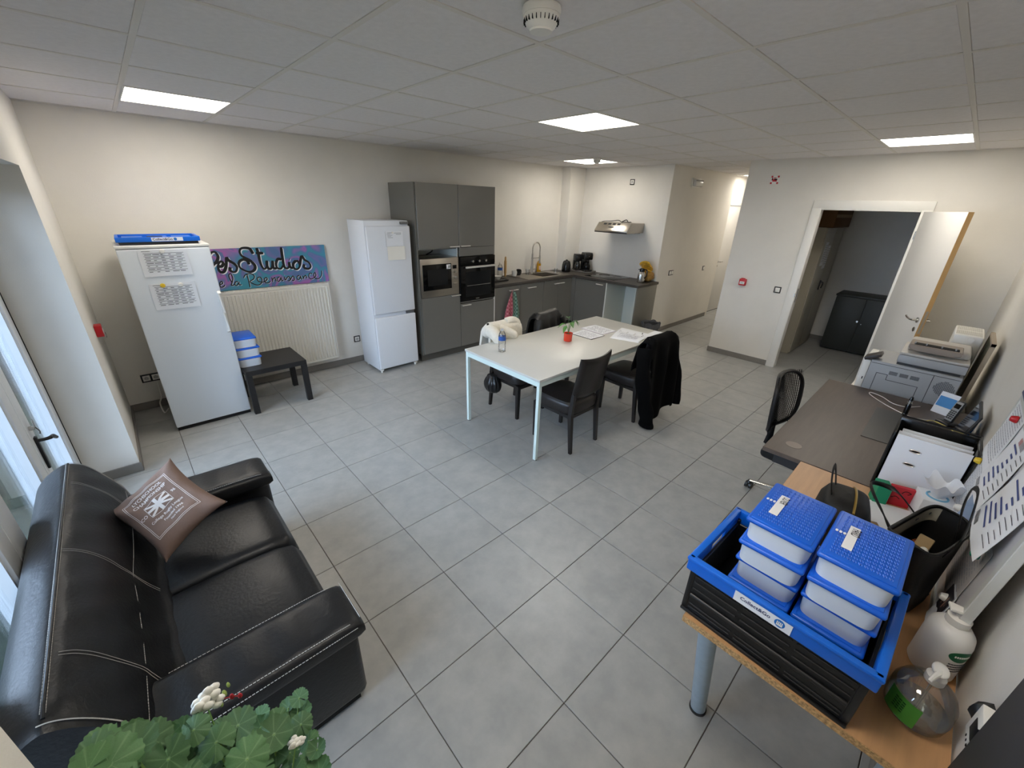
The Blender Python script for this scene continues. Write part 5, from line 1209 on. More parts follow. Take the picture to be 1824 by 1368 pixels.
# file box with binders
t = thing('file_box', 'black desk-top file box holding white binders at the near end of the desk', 'file box', (1.62, -2.58, DZ))
FW, FD, FH = .20, .27, .30
G().box((0, 0, .004), (FW, FD, .008)).box((.096, 0, .16), (.006, FD, .32), .002).box((-.01, .133, .155), (FW - .02, .005, .31), .001).box((-.01, -.133, .155), (FW - .02, .005, .31), .001).build('box_shell', M_kett, t)
g = G().tube([(-.095, .137, .02), (-.095, .137, .30), (-.05, .137, .325), (.095, .137, .33), (.095, -.137, .33), (-.05, -.137, .325), (-.095, -.137, .30)], .005, 6); g.build('rim', M_black, t)
t = thing('lever_arch_file', 'white lever arch file with two slots, front of the black file box', 'binder', (1.545, -2.58, DZ + .009))
G().box((-.022, 0, .150), (.003, .245, .295), .001).box((.022, 0, .150), (.003, .245, .295), .001).box((0, .121, .150), (.046, .003, .295), .001).build('cover', M_paper, t)
G().box((0, -.01, .140), (.036, .21, .27)).build('page_block', M_paper, t, smooth=False)
for z in (.165, .235):
    r_ = G().tube([(-.0245, .045 + .020 * cos(a), z + .006 * sin(a)) for a in [2 * pi * k / 24 for k in range(24)]], .0022, 6, closed=True).build('slot_ring', M_chrome, t)
    vs = G(); f_ = vs.bm.faces.new([vs.bm.verts.new((-.0242, .045 + .019 * cos(a), z + .005 * sin(a))) for a in [2 * pi * k / 20 for k in range(20)]]); vs.build('slot', M_dark, t, smooth=False)
t = thing('lever_arch_file', 'white lever arch file standing behind the first one in the black file box', 'binder', (1.60, -2.585, DZ + .009), .04)
G().box((-.022, 0, .150), (.003, .235, .288), .001).box((.022, 0, .150), (.003, .235, .288), .001).box((0, .116, .150), (.046, .003, .288), .001).build('cover', M_paper, t); G().box((0, -.01, .140), (.036, .2, .26)).build('page_block', M_paper, t, smooth=False)

# ------------------------------------------------------------------ printer, heater, cabinet beyond the desk
t = thing('printer_stand', 'low white cabinet beyond the desk that carries the printer and the heater', 'cabinet', (3.62, -2.45, 0), w=True)
G().lim(3.10, 4.15, -2.76, -2.10, .05, .668, .004).build('carcass', M_white, t); G().lim(3.12, 4.13, -2.74, -2.13, 0, .05).build('plinth', M_black, t, smooth=False)
for a, b in ((3.105, 3.62), (3.63, 4.145)): G().lim(a, b, -2.10, -2.085, .06, .66, .002).build('door', M_white, t)
M_prn = mat('printer_grey', C8(168, 170, 172), .45); M_prd = mat('printer_line', C8(60, 62, 66), .6); M_prt = mat('printer_top', C8(196, 192, 186), .5)
t = thing('printer', 'grey multifunction laser printer on the stand beyond the desk', 'printer', (3.3, -2.4, .67), w=True)
PX0, PX1, PY0, PY1, PZ0 = 3.10, 3.50, -2.66, -2.165, .67
G().lim(PX0, PX1, PY0, PY1, PZ0 + .045, .965, .008).build('body', M_prn, t)
G().lim(PX0 + .004, PX1 - .004, PY0, PY1 - .02, PZ0, PZ0 + .045, .004).build('base_tray', M_white, t)
G().lim(PX0 + .002, PX1 - .002, PY1, PY1 + .045, PZ0, .955, .006).build('front_panel', M_white, t)
G().lim(PX0 + .03, PX0 + .032, 0, 0, 0, 0) if False else None
G().lim(PX0 - .001, PX0 + .01, PY1 + .012, PY1 + .018, .80, .82).build('logo_dot', M_dark, t, smooth=False)
G().lim(PX0 + .02, PX1 - .02, PY0 + .02, PY1 - .14, .965, 1.0, .003).build('scanner_neck', M_prd, t)
sn = G().lim(PX0 - .002, PX1, PY0 + .0, PY1 - .135, .985, 1.045, .008).build('scanner_body', M_prn, t)
G().lim(PX0, PX1, PY0, PY1 - .135, 1.046, 1.065, .008).build('scanner_lid', M_prt, t)
G().lim(PX0 + .10, PX1 - .01, PY0 + .01, PY1 - .16, 1.064, 1.12, .02, 3).build('document_feeder', M_prt, t)
fd = G().prism([(PY1 - .165, 1.098), (PY1 - .20, 1.083), (PY0 + .10, 1.083), (PY0 + .055, 1.098), (PY0 + .055, 1.128), (PY1 - .165, 1.128)], 'x', PX0 + .02, PX0 + .22, .006, 1).build('feeder_tray', mat('tray_taupe', C8(150, 138, 128), .5), t)
G().lim(PX0 + .035, PX0 + .10, PY0 + .075, PY1 - .19, 1.127, 1.132).build('tray_slot', M_dark, fd, smooth=False)
g = G()
for y in (-2.36, -2.42, -2.50, -2.57): g.lim(PX0 + .04, PX0 + .09, y, y + .008, 1.13, 1.142)
g.build('paper_guides', MATS['gasket_grey'], fd, smooth=False)
G().box((PX0 + .05, PY1 + .0, .985), (.12, .10, .022), .004, rot=Matrix.Rotation(-.5, 3, 'X')).build('control_panel', mat('panel_dark', C8(58, 52, 50), .4), t)
g = G(); X_ = PX0 - .0012
def gl(y0, z0, y1, z1, w=.0016): g.tube([(X_, y0, z0), (X_, y1, z1)], w, 4)
gl(PY1 - .005, .945, PY0 + .005, .945); gl(-2.52, .945, -2.52, .72); gl(-2.22, .875, -2.22, .72); gl(-2.22, .875, -2.285, .875); gl(-2.285, .875, -2.285, .835); gl(-2.285, .835, -2.465, .835); gl(-2.465, .835, -2.465, .72)
g.build('panel_lines', M_prd, t, smooth=False)
g = G()
for y in (-2.29, -2.35, -2.41):
    for k in range(7): g.box((PX0 - .0008, y - .022, .905 - .004 * k + .0), (.002, .048, .0018))
for k in range(13):
    for j in range(13):
        y, z = -2.594 + (j - 6) * .0085, .865 + (k - 6) * .0085
        if (j - 6) ** 2 + (k - 6) ** 2 <= 38: g.box((PX0 - .0008, y, z), (.002, .0058, .0045))
for k in range(4): g.box((PX0 - .0008, -2.58, .735 - .006 * k), (.002, .05, .0025))
g.build('vent_slots', M_prd, t, smooth=False)
t = thing('fan_heater', 'white appliance with a round knob and slotted top, standing behind the printer', 'heater', (3.80, -2.60, .67), w=True)
G().lim(3.55, 3.95, -2.69, -2.53, .671, 1.175, .012, 3).build('body', M_white, t)
G().cyl((3.55, -2.625, 1.145), (3.535, -2.625, 1.145), .02, n=24).build('knob', M_white, t)
g = G()
for k in range(20):
    for a, b in ((3.575, 3.735), (3.765, 3.925)): g.lim(a, b, -2.675 + k * .007, -2.672 + k * .007, 1.1735, 1.1765)
g.build('top_slots', mat('slot_shadow', C8(172, 170, 160), .8), t, smooth=False)
t = thing('leaning_board', 'dark framed board leaning on the right wall beside the printer', 'board', (3.35, -2.74, 0), w=True)
BM = Matrix.Translation((0, -2.712, .672)) @ Matrix.Rotation(.03, 4, 'X')
G().lim(3.30, 3.75, -.008, .008, 0.0, .50).xf(BM).build('board_sheet', mat('board_olive', C8(50, 54, 40), .5), t, smooth=False)
G().lim(3.285, 3.305, -.012, .012, -.002, .52).lim(3.285, 3.76, -.012, .012, .50, .52).lim(3.74, 3.76, -.012, .012, -.002, .52).xf(BM).build('frame', mat('frame_beige', C8(170, 156, 136), .5), t, smooth=False)

# ------------------------------------------------------------------ wooden table on the right with everything on it
M_beech = mat('beech_laminate', C8(196, 150, 104), .4, noise=.08, scale=6, stretch=(.5, 6, 6), bump=.03)
M_chip = mat('chipboard_edge', C8(182, 146, 100), .85, noise=.45, scale=130, bump=.8, bscale=200)
M_ltab = mat('grey_blue_leg', C8(150, 166, 178), .4, noise=.06, scale=30)
t = thing('wooden_table', 'beech-top table with raw chipboard edge and round grey legs by the right wall', 'table', (.83, -2.47, 0), w=True)
WZ = .742
G().lim(.146, 1.503, -2.782, -2.152, WZ - .001, WZ, 0).lim(.146, 1.503, -2.7819, -2.1521, WZ - .024, WZ - .001).build('table_top', M_beech, t, smooth=False)
G().lim(.1445, .1462, -2.782, -2.152, WZ - .024, WZ - .0015).lim(.146, 1.503, -2.1521, -2.1505, WZ - .024, WZ - .0015).build('chipboard_edge', M_chip, t, smooth=False)
for x, y in ((.215, -2.215), (1.42, -2.24), (.215, -2.71), (1.42, -2.71)):
    dx = .2 if x < 1 and y > -2.4 else (.1 if x < 1 else -.04); bx = x + dx
    l_ = G().cyl((x + .0, y, WZ - .024), (bx, y - .02, .012), .031, .030, n=24).build('leg', M_ltab, t); G().cyl((bx, y - .02, .0), (bx, y - .02, .014), .034, n=24).build('foot_ring', M_black, l_)
# crate
CRM = thing('folding_crate', 'open black folding crate with a bright blue rim on the wooden table', 'crate', (.335, -2.365, WZ), -.035)
t = CRM; CL, CW, CH = .34, .455, .225     # local x (across), y (along), height
def wallp(g, x0, x1, y0, y1, z0, z1): g.lim(x0, x1, y0, y1, z0, z1, .002, 1)
G().lim(-CL / 2, CL / 2, -CW / 2, CW / 2, 0, .014, .003).build('base', M_cblk, t)
for nm, s_ in (('side_panel', -1), ('side_panel', 1)):
    x = s_ * CL / 2; g = G().lim(min(x, x - s_ * .010), max(x, x - s_ * .010), -CW / 2 + .012, CW / 2 - .012, .012, .175, .002, 1)
    for z, h in ((.022, .005), (.036, .005), (.102, .006), (.128, .006), (.152, .006)):
        for a, b in ((-.21, -.075), (-.065, .065), (.075, .21)):
            dz = .014 if a < -.05 and a > -.07 else 0
            g.lim(x - .002, x + .002 * 1, a, b, z, z + h) if False else g.box((x + s_ * .001, (a + b) / 2, z + h / 2), (.006, b - a, h), .002, 1)
    g.cyl((x + s_ * .004, -.21, .078), (x + s_ * .004, .21, .078), .007, n=12)
    g.box((x + s_ * .004, 0, .006), (.012, CW + .004, .012), .003)
    g.build(nm, M_cblk, t)
for s_ in (-1, 1):
    y = s_ * CW / 2; g = G().box((0, y - s_ * .008, .095), (CL - .02, .010, .165), .002, 1)
    for z in (.03, .06, .09, .12): g.box((0, y - s_ * .001, z), (CL - .06, .006, .010), .002, 1)
    g.build('end_panel', M_cblk, t)
for sx in (-1, 1):
    for sy in (-1, 1): G().box((sx * (CL / 2 - .006), sy * (CW / 2 - .006), .10), (.018, .018, .185), .004).build('corner_post', M_cblk, t)
g = G(); RH0, RH1 = .172, .226
for s_ in (-1, 1):
    x = s_ * (CL / 2 + .004); g.box((x, 0, (RH0 + RH1) / 2), (.016, CW + .03, RH1 - RH0), .004)
    g.box((x + s_ * .006, 0, RH1 - .008), (.012, CW + .036, .014), .005)
    y = s_ * (CW / 2 + .006); g.box((0, y, RH1 - .008), (CL + .03, .022, .016), .005)
g.build('rim', M_cblue, t)
for s_ in (-1, 1):
    y = s_ * (CW / 2 - .001)
    g = G().box((0, y, .125), (CL - .02, .008, .085), .002).box((-.105, y, .19), (.11, .008, .05), .002).box((.105, y, .19), (.11, .008, .05), .002).box((0, y, .210), (.12, .008, .014), .002)
    for z in (.10, .12, .14): g.box((0, y - s_ * .004, z), (CL - .06, .004, .004))
    g.build('handle_panel', M_cblue, t)
s_ = G().box((-CL / 2 - .0135, .020, .194), (.0012, .150, .036)).build('sticker', M_paper, t, smooth=False)
TM = Matrix.Translation((-CL / 2 - .0146, .038, .196)) @ Matrix.Scale(.64, 4) @ Matrix.Rotation(-pi / 2, 4, 'Z') @ Matrix.Rotation(pi / 2, 4, 'X')
G().addmesh(textmesh("Collect&Go", .026, .0005), TM).build('lettering', MATS['navy_ink'], s_, smooth=False, fix=False)
G().cyl((-CL / 2 - .0142, -.026, .195), (-CL / 2 - .0150, -.026, .195), .013, n=24).build('round_logo', MATS['logo_blue'], s_)
g = G()
for k in range(4): g.box((-CL / 2 - .0153, -.032 + k * .004, .197), (.0006, .0025, .009))
g.box((-CL / 2 - .0153, -.026, .190), (.0006, .015, .005)); g.build('logo_hand', M_white, s_, smooth=False)
# stacked boxes in the crate
SB = [((.362, -2.305), 'left', ('OLIVIER', .02, .0004)), ((.362, -2.482), 'right', ('FARID', .022, .0005))]
ordn = ['topmost', 'second from top', 'third from top', 'fourth from top', 'lowest']
for si, ((bx, by), sd, nt) in enumerate(SB):
    for k in range(5):
        lev = 4 - k; jx, jy = [(0, 0), (-.008, .002), (.012, -.004), (.0, .0), (.0, .0)][k]
        lb = ('blue-lidded food box, %s, in the stack %s' % (ordn[k], 'farther from the wall' if si == 0 else 'nearer the wall'))
        # stack nearer the room is farther from the wall
        tubbox('food_box', lb, (bx + jx, by + jy, WZ + .0165 + .079 * lev), -.02 + [.0, .02, -.02, 0, 0][k], .255, .168, .079, 'blue-lidded food boxes in the crate', relief=(k == 0), name_txt=nt if k == 0 else None)

# black handbag with gold zip
M_bag = mat('black_nylon_bag', C8(9, 9, 10), .6, bump=.15, bscale=300)
t = thing('handbag', 'small black bag with a gold zip behind the food boxes', 'bag', (.97, -2.395, WZ), .15)
def hb(u, v):
    a = u * 2 * pi; c_, s2 = cos(a), sin(a); e = .55; sx = abs(c_) ** e * (1 if c_ >= 0 else -1); sy = abs(s2) ** e * (1 if s2 >= 0 else -1)
    pr = [(0, .0), (.9, .0), (1, .02), (1.02, .09), (.97, .14), (.80, .178), (.5, .195), (0, .20)]; x = v * 7; i = min(int(x), 6); f = x - i; r = pr[i][0] * (1 - f) + pr[i + 1][0] * f; z = pr[i][1] * (1 - f) + pr[i + 1][1] * f
    return (sx * .125 * r, sy * .088 * r, z * 1.06 + .001)
G().grid(hb, 44, 21, cu=True).build('bag_body', M_bag, t, ang=60)
zp = [Vector(hb(.5 + .5 * k / 14 if False else (.30 + .40 * k / 14), .72)) for k in range(15)]
G().tube([p + Vector((-.001, 0, .001)) for p in [Vector((-.105 + .21 * k / 12, -.02, .218 - 2.6 * abs(-.105 + .21 * k / 12) ** 2)) for k in range(13)]], .0045, 6).build('gold_zip', mat('gold', C8(200, 165, 90), .3, 1.0), t)
G().tube(catmull([(-.02, .05, .185), (-.03, .07, .26), (.02, .075, .30), (.06, .06, .26), (.06, .04, .185)]), .012, 8, flat=(.25, 1.0), up=(0, 1, 0)).build('top_handle', M_bag, t)
G().tube(catmull([(-.10, .04, .15), (-.16, .06, .20), (-.14, .10, .10), (-.10, .08, .02)]), .006, 8).build('shoulder_strap', M_bag, t)
# big tote
M_tote = mat('black_leather_tote', C8(8, 8, 10), .5, bump=.15, bscale=150)
t = thing('tote_bag', 'large open black tote bag with long handles leaning against the pin board', 'bag', (.80, -2.62, WZ), -.30)
def tt(u, v, ins=0.0):
    a = u * 2 * pi; c_, s2 = cos(a), sin(a); e = .5; sx = abs(c_) ** e * (1 if c_ >= 0 else -1); sy = abs(s2) ** e * (1 if s2 >= 0 else -1)
    w = .105 + .05 * v - ins; d = .060 + .005 * v - ins; return (sx * w - .02 * v, sy * d - .0 * v, .006 + v * (.295 + .012 * cos(2 * a)) + .004 * sin(a * 3) * v)
g = G().grid(tt, 48, 12, cu=True); g.grid(lambda u, v: tt(u, v, .006), 48, 12, cu=True).box((0, 0, .004), (.20, .11, .006), .002)
rim0 = [Vector(tt(k / 48, 1)) for k in range(48)]
g.tube([p + Vector((0, 0, .001)) for p in rim0], .005, 6, closed=True).build('bag_body', M_tote, t, ang=60)
G().grid(lambda u, v: tt(.03 + u * .44, 1 - .16 * v - .01, .0072), 30, 2).build('lining_band', mat('lining_beige', C8(140, 134, 120), .8), t)
g = G()
for k in range(4):
    p = Vector(tt(.10 + k * .1, .93, .0085)); g.box(p, (.018, .002, .006), rot=.0)
g.build('lining_lettering', M_ink, t, smooth=False)
def strap(pts, w=.009): return G().tube(catmull(pts, 6), w, 8, flat=(.28, 1.0), up=(0, 1, 0))
strap([(.05, -.05, .27), (.085, -.02, .37), (.065, -.02, .45), (.0, -.045, .475), (-.07, -.07, .43), (-.09, -.08, .36), (-.075, -.066, .27)]).build('handle', M_tote, t)
strap([(-.10, .06, .27), (-.09, .10, .31), (-.02, .17, .33), (.08, .21, .31), (.12, .15, .30), (.09, .062, .26)]).build('handle', M_tote, t)
t2 = thing('bag_contents', 'tan wallet and white bottle top inside the open tote bag', 'bag contents', (.78, -2.62, WZ + .16), -.3)
G().box((.03, .01, .045), (.010, .04, .09), .004, rot=Matrix.Rotation(.3, 3, 'Y')).build('tan_wallet', mat('tan_leather', C8(176, 150, 110), .7), t2); G().blob((-.03, -.01, .06), (.018, .016, .03), 0).build('bottle_top', M_white, t2)
G().blob((.06, .02, .04), (.03, .02, .02), .5, 3).build('copper_keys', mat('copper', C8(170, 90, 50), .4, .6), t2)
# papers, cards, tissue box between bag and file box
def block(name, label, cat, loc, rz, d, m, bev=.002):
    t = thing(name, label, cat, loc, rz); G().box((0, 0, d[2] / 2), d, bev, 1).build('body', m, t); return t
t = block('green_card_box', 'green card packet on the wooden table next to the red one', 'packet', (1.40, -2.485, WZ + .001), .3, (.07, .05, .10), mat('green_card', C8(20, 140, 100), .6))
t = block('red_card_box', 'red card packet with black scribbles on the wooden table', 'packet', (1.43, -2.55, WZ + .001), .3, (.02, .085, .10), mat('red_card', C8(196, 40, 52), .6))
G().tube(catmull([(-.011, -.02, .07), (-.011, -.03, .08), (-.011, -.01, .085), (-.011, .0, .07)]), .0015, 5).tube(catmull([(-.011, .0, .04), (-.011, .015, .05), (-.011, .03, .04)]), .0015, 5).build('scribble', M_dark, t, smooth=False)
t = thing('tissue_box', 'white tissue box with a blue ring around its opening, tissue pulled out', 'tissue box', (1.41, -2.655, WZ + .001), .25)
G().box((0, 0, .06), (.11, .11, .12), .003).build('carton', M_paper, t)
G().tube([(-.0565, .034 * cos(a), .07 + .034 * sin(a)) for a in [2 * pi * k / 28 for k in range(28)]], .004, 6, closed=True).tube([(.034 * cos(a), .034 * sin(a), .1215) for a in [2 * pi * k / 28 for k in range(28)]], .004, 6, closed=True).build('blue_ring', mat('ring_blue', C8(120, 180, 210), .6), t)
def tis(u, v): a = u * 2 * pi; r = .012 + .05 * v; return (r * cos(a) * (1 + .3 * sin(3 * a)), r * sin(a) * (1 + .25 * cos(4 * a)), .12 + .075 * v + .018 * sin(5 * a) * v)
G().grid(tis, 40, 8, cu=True).thick(.001).build('tissue', M_paper, t, ang=40)
t = thing('paper_stack', 'pile of white papers under the coloured card packets on the wooden table', 'papers', (1.25, -2.55, WZ + .001), .2)
for k in range(5): G().box((.004 * (k % 3), .005 * (k % 2), .001 + .0022 * k), (.26, .20, .0018), rot=.04 * (k - 2)).build('sheet', M_paper, t, smooth=False)
t = block('key_case', 'small brown box beside the white papers next to the tote bag', 'box', (1.12, -2.50, WZ + .014), .4, (.06, .05, .02), mat('tan_box', C8(160, 128, 92), .6))
# pin board with sheets
t = thing('pin_board', 'white board in a light metal frame leaning on the right wall, covered in sheets', 'board', (1.05, -2.70, WZ), w=True)
TILT = -.055
BM2 = Matrix.Translation((0, -2.712, WZ + .001)) @ Matrix.Rotation(-TILT, 4, 'X')
BX0, BX1, BH = .535, 1.575, .595
M_brd = mat('whiteboard', C8(206, 204, 206), .3); M_alu = mat('light_aluminium', C8(214, 216, 212), .4, .2)
G().lim(BX0, BX1, -.012, .0, .0, BH).xf(BM2).build('board_surface', M_brd, t, smooth=False)
for l_ in ((BX0 - .004, BX0 + .028, -.018, .006, -.0005, BH + .004), (BX1 - .028, BX1 + .004, -.018, .006, -.0005, BH + .004), (BX0 + .028, BX1 - .028, -.018, .006, -.0005, .026), (BX0 + .028, BX1 - .028, -.018, .006, BH - .02, BH + .004)):
    G().lim(*l_, .002, 1).xf(BM2).build('frame_bar', M_alu, t)
G().lim(BX0 + .3, BX1, -.0, .010, BH + .004, BH + .016, .002).xf(BM2).build('top_strip', mat('navy_strip', C8(60, 64, 104), .5), t)
M_bar = mat('blue_bar_print', C8(70, 84, 140), .9); M_red2 = mat('red_print', C8(176, 92, 84), .9)
def bsheet(label, x, z, w, h, bulge, kind, rz=0.0, m=M_paper, lift=.001, name='pinned_sheet'):
    t = bpy.data.objects.new(name, None); COL.objects.link(t); M_ = BM2 @ Matrix.Translation((x, .0008 + lift, z)) @ Matrix.Rotation(rz, 4, 'Y')
    t.matrix_world = M_; t['label'] = label; t['category'] = 'paper'
    F = lambda u, v: Vector(((u - .5) * w, bulge * (1 - v) ** 1.5 + .3 * bulge * sin(pi * u) * (1 - v), (v - .5) * h))
    G().grid(F, 10, 10).thick(.0008).build('sheet_paper', m, t)
    def q(g, u0, u1, v0, v1):
        vs = [g.bm.verts.new(F(a, b) + Vector((0, .0016, 0))) for a, b in ((u0, v0), (u1, v0), (u1, v1), (u0, v1))]; g.bm.faces.new(vs)
    r = random.Random(int(x * 1000)); g = G()
    if kind == 'chart':
        for k in range(8): q(g, .40, .40 + r.uniform(.12, .5), .80 - k * .085, .83 - k * .085)
        g.build('bars', M_bar, t, smooth=False); g = G()
        for k in range(9): q(g, .06, .22 + r.uniform(0, .08), .86 - k * .085, .87 - k * .085)
        for k in range(18): q(g, .30 + k * .012, .305 + k * .012, .88, .97)
        for k in range(10): q(g, .62 + .03 * k, .635 + .03 * k, .05, .12)
        g.build('print', M_ink, t, smooth=False); g = G()
        for k in range(12): q(g, .52 + k * .012, .527 + k * .012, .88, .97)
        g.build('red_bars', M_red2, t, smooth=False)
    elif kind == 'text':
        for k in range(16):
            u = .08
            while u < .88: w_ = r.uniform(.03, .12); q(g, u, min(u + w_, .92), .92 - k * .052, .932 - k * .052); u += w_ + .02
        g.build('print', M_inkl, t, smooth=False)
    elif kind == 'photo':
        q(g, .06, .94, .35, .95); g.build('dark_picture', mat('photo_dark', C8(40, 38, 48), .5), t, smooth=False); g = G()
        for k in range(6): q(g, .1 + .13 * k, .17 + .13 * k, .5 + .1 * (k % 2), .62 + .1 * (k % 3)); 
        g.build('picture_details', mat('photo_light', C8(170, 130, 110), .6), t, smooth=False)
    return t
bsheet('text sheet in the far upper corner of the leaning pin board', 1.42, .46, .27, .24, .010, 'text')
bsheet('chart sheet with red and blue bars in the upper middle of the leaning pin board', 1.12, .44, .28, .24, .022, 'chart', .02)
bsheet('chart sheet with bars hanging loose at the nearest upper corner of the leaning pin board', .76, .465, .30, .23, .028, 'chart', -.03, lift=.006)
bsheet('grey text sheet in the nearest lower part of the leaning pin board', .84, .235, .36, .26, .004, 'text', 0, mat('grey_paper', C8(196, 192, 190), .8))
bsheet('small dark photo card at the nearest lower edge of the leaning pin board', .70, .105, .11, .15, .012, 'photo', .1, lift=.004, name='photo_card')
bsheet('blue transparent folder stuck low on the far half of the leaning pin board', 1.15, .21, .22, .28, .020, 'none', .2, mat('blue_clear_folder', C8(120, 150, 190), .3), name='plastic_folder')
bsheet('white text sheet low at the far end of the leaning pin board', 1.40, .20, .24, .24, .004, 'text')
for lb, x, z, m_ in (('yellow magnet on the leaning pin board', 1.50, .30, MATS['yellow_plastic']), ('red magnet near the top far corner of the leaning pin board', 1.38, .545, M_red), ('upper white magnet on the leaning pin board', 1.30, .16, M_white),
                     ('lower white magnet on the leaning pin board', .93, .25, M_white), ('green magnet below the loose chart sheet', .70, .325, mat('green_magnet', C8(20, 150, 120), .4)), ('white magnet on the dark photo card', .715, .13, M_white)):
    p = BM2 @ Vector((x, .005 if 'chart' not in lb else .012, z)); t = thing('magnet', lb, 'magnet', p, rot=(-pi / 2, 0, 0)); G().lathe([(.014, 0), (.014, .006), (.010, .018), (.003, .020)], n=18).build('disc', m_, t)
# sanitiser bottles
t = thing('gel_dispenser', 'clear round pump bottle with a green label, a little gel left in it', 'bottle', (.335, -2.702, WZ + .001))
G().lathe([(.03, 0), (.055, .002), (.066, .014), (.070, .045), (.068, .085), (.058, .108), (.036, .124), (.018, .130), (.016, .138)], n=36, sx=1.05, sy=.95).build('bottle_body', thin_glass('clear_bottle', tint=(.93, .95, .95), refl=.10, body=.03), t)
G().lathe([(.03, .003), (.053, .004), (.063, .015), (.066, .035), (.064, .036), (.001, .034)], n=32, sx=1.04, sy=.94).build('gel', thin_glass('gel_clear', tint=(.88, .92, .92), refl=.05, body=.08), t)
g = G(); g.grid(lambda u, v: (-.0738 * cos((u - .5) * 1.0) if False else -.0745 * cos((u - .5) * 1.1 - .55) , .0672 * sin(-(u - .5) * 1.1 + .55) , .022 + .070 * v), 12, 2)
g.build('green_label', mat('label_green', C8(70, 140, 50), .5), t); g = G()
for k in range(5):
    for j in range(3): a = -.75 + j * .13; g.box((-.0755 * cos(a), -.068 * sin(a), .045 + .008 * k), (.001, .007, .003), rot=a)
g.build('label_print', mat('dark_green_print', C8(20, 70, 30), .6), t, smooth=False)
G().lathe([(.019, .136), (.020, .138), (.020, .156), (.012, .158), (.008, .162), (.008, .172)], n=24).blob((0, 0, .178), (.026, .017, .008), 0).tube(catmull([(-.01, .0, .178), (-.035, .01, .180), (-.05, .016, .172)]), [.008, .0075, .007, .0065, .006, .0055, .005, .005, .0045, .004, .004], 8).build('pump', M_white, t)
G().cyl((0, 0, .01), (0, 0, .14), .0035, n=8).build('dip_tube', M_clear, t)
t = thing('soap_dispenser', 'white pump bottle with a green oval emblem behind the clear one', 'bottle', (.545, -2.722, WZ + .001), .2)
G().lathe([(.03, 0), (.052, .002), (.056, .010), (.056, .135), (.052, .158), (.038, .176), (.024, .183)], n=36, sx=1.05, sy=.92).build('bottle_body', mat('white_bottle', C8(228, 226, 222), .35), t)
G().lathe([(.024, .182), (.026, .185), (.026, .205), (.018, .207), (.010, .210), (.009, .225)], n=24).prism([(-.012, -.006), (.012, -.006), (.017, .03), (-.017, .03)], 'z', .224, .234, .003).blob((0, .0, .226), (.013, .013, .006), 0).build('pump', M_white, t)
g = G(); 
def el(u, v, k=1.0, o=0.0): a = u * 2 * pi; y = .034 * k * cos(a) * v; z = .115 + .020 * k * sin(a) * v; th_ = pi + .55 + y / .056; return ((.0592 + o) * cos(th_), (.0519 + o) * sin(th_), z)
g.grid(lambda u, v: el(u, v), 28, 4, cu=True).build('green_oval', mat('emblem_green', C8(10, 96, 60), .5), t); g = G()
for k in range(8): th_ = pi + .55 + (k - 3.5) * .0055 / .056; g.box((.0600 * cos(th_), .0527 * sin(th_), .116), (.001, .003, .006), rot=th_)
g.build('emblem_lettering', M_white, t, smooth=False); g = G()
for r in range(4):
    for k in range(9):
        th_ = pi + .62 + (k - 4) * .0065 / .056; g.box((.0594 * cos(th_), .0521 * sin(th_), .085 - .009 * r), (.001, .0048, .0028), rot=th_)
g.build('label_print', M_ink, t, smooth=False)

# ------------------------------------------------------------------ geranium in front of the sofa
t = thing('geranium', 'leafy green geranium with white flowers in front of the sofa arm', 'plant', (-1.02, -1.90, .80))
G().lathe([(.085, -.17), (.095, -.165), (.125, .0), (.132, .004), (.132, .02), (.122, .02), (.10, -.15), (.001, -.15)], n=36, cap=False).build('pot', mat('terracotta', C8(176, 100, 70), .8), t)
G().lathe([(.001, -.012), (.121, -.01)], n=30, cap=False).build('soil', MATS['soil'], t)
def leaf_mat(name, c, c2_):
    m = mat(name, c, .55, noise=.10, scale=40, rnd_obj=.22, bump=.25, bscale=160); n, l = m.node_tree.nodes, m.node_tree.links
    at = n.new('ShaderNodeAttribute'); at.attribute_name = 'vein'; mx = n.new('ShaderNodeMix'); mx.data_type = 'RGBA'; mx.inputs[7].default_value = (*c2_, 1)
    src = n['Principled BSDF'].inputs['Base Color'].links[0].from_socket; l.new(at.outputs['Fac'], mx.inputs[0]); l.new(src, mx.inputs[6]); l.new(mx.outputs[2], n['Principled BSDF'].inputs['Base Color'])
    n['Principled BSDF'].inputs['Subsurface Weight'].default_value = .0; return m
M_ger = leaf_mat('geranium_leaf', C8(66, 104, 62), C8(128, 160, 116))
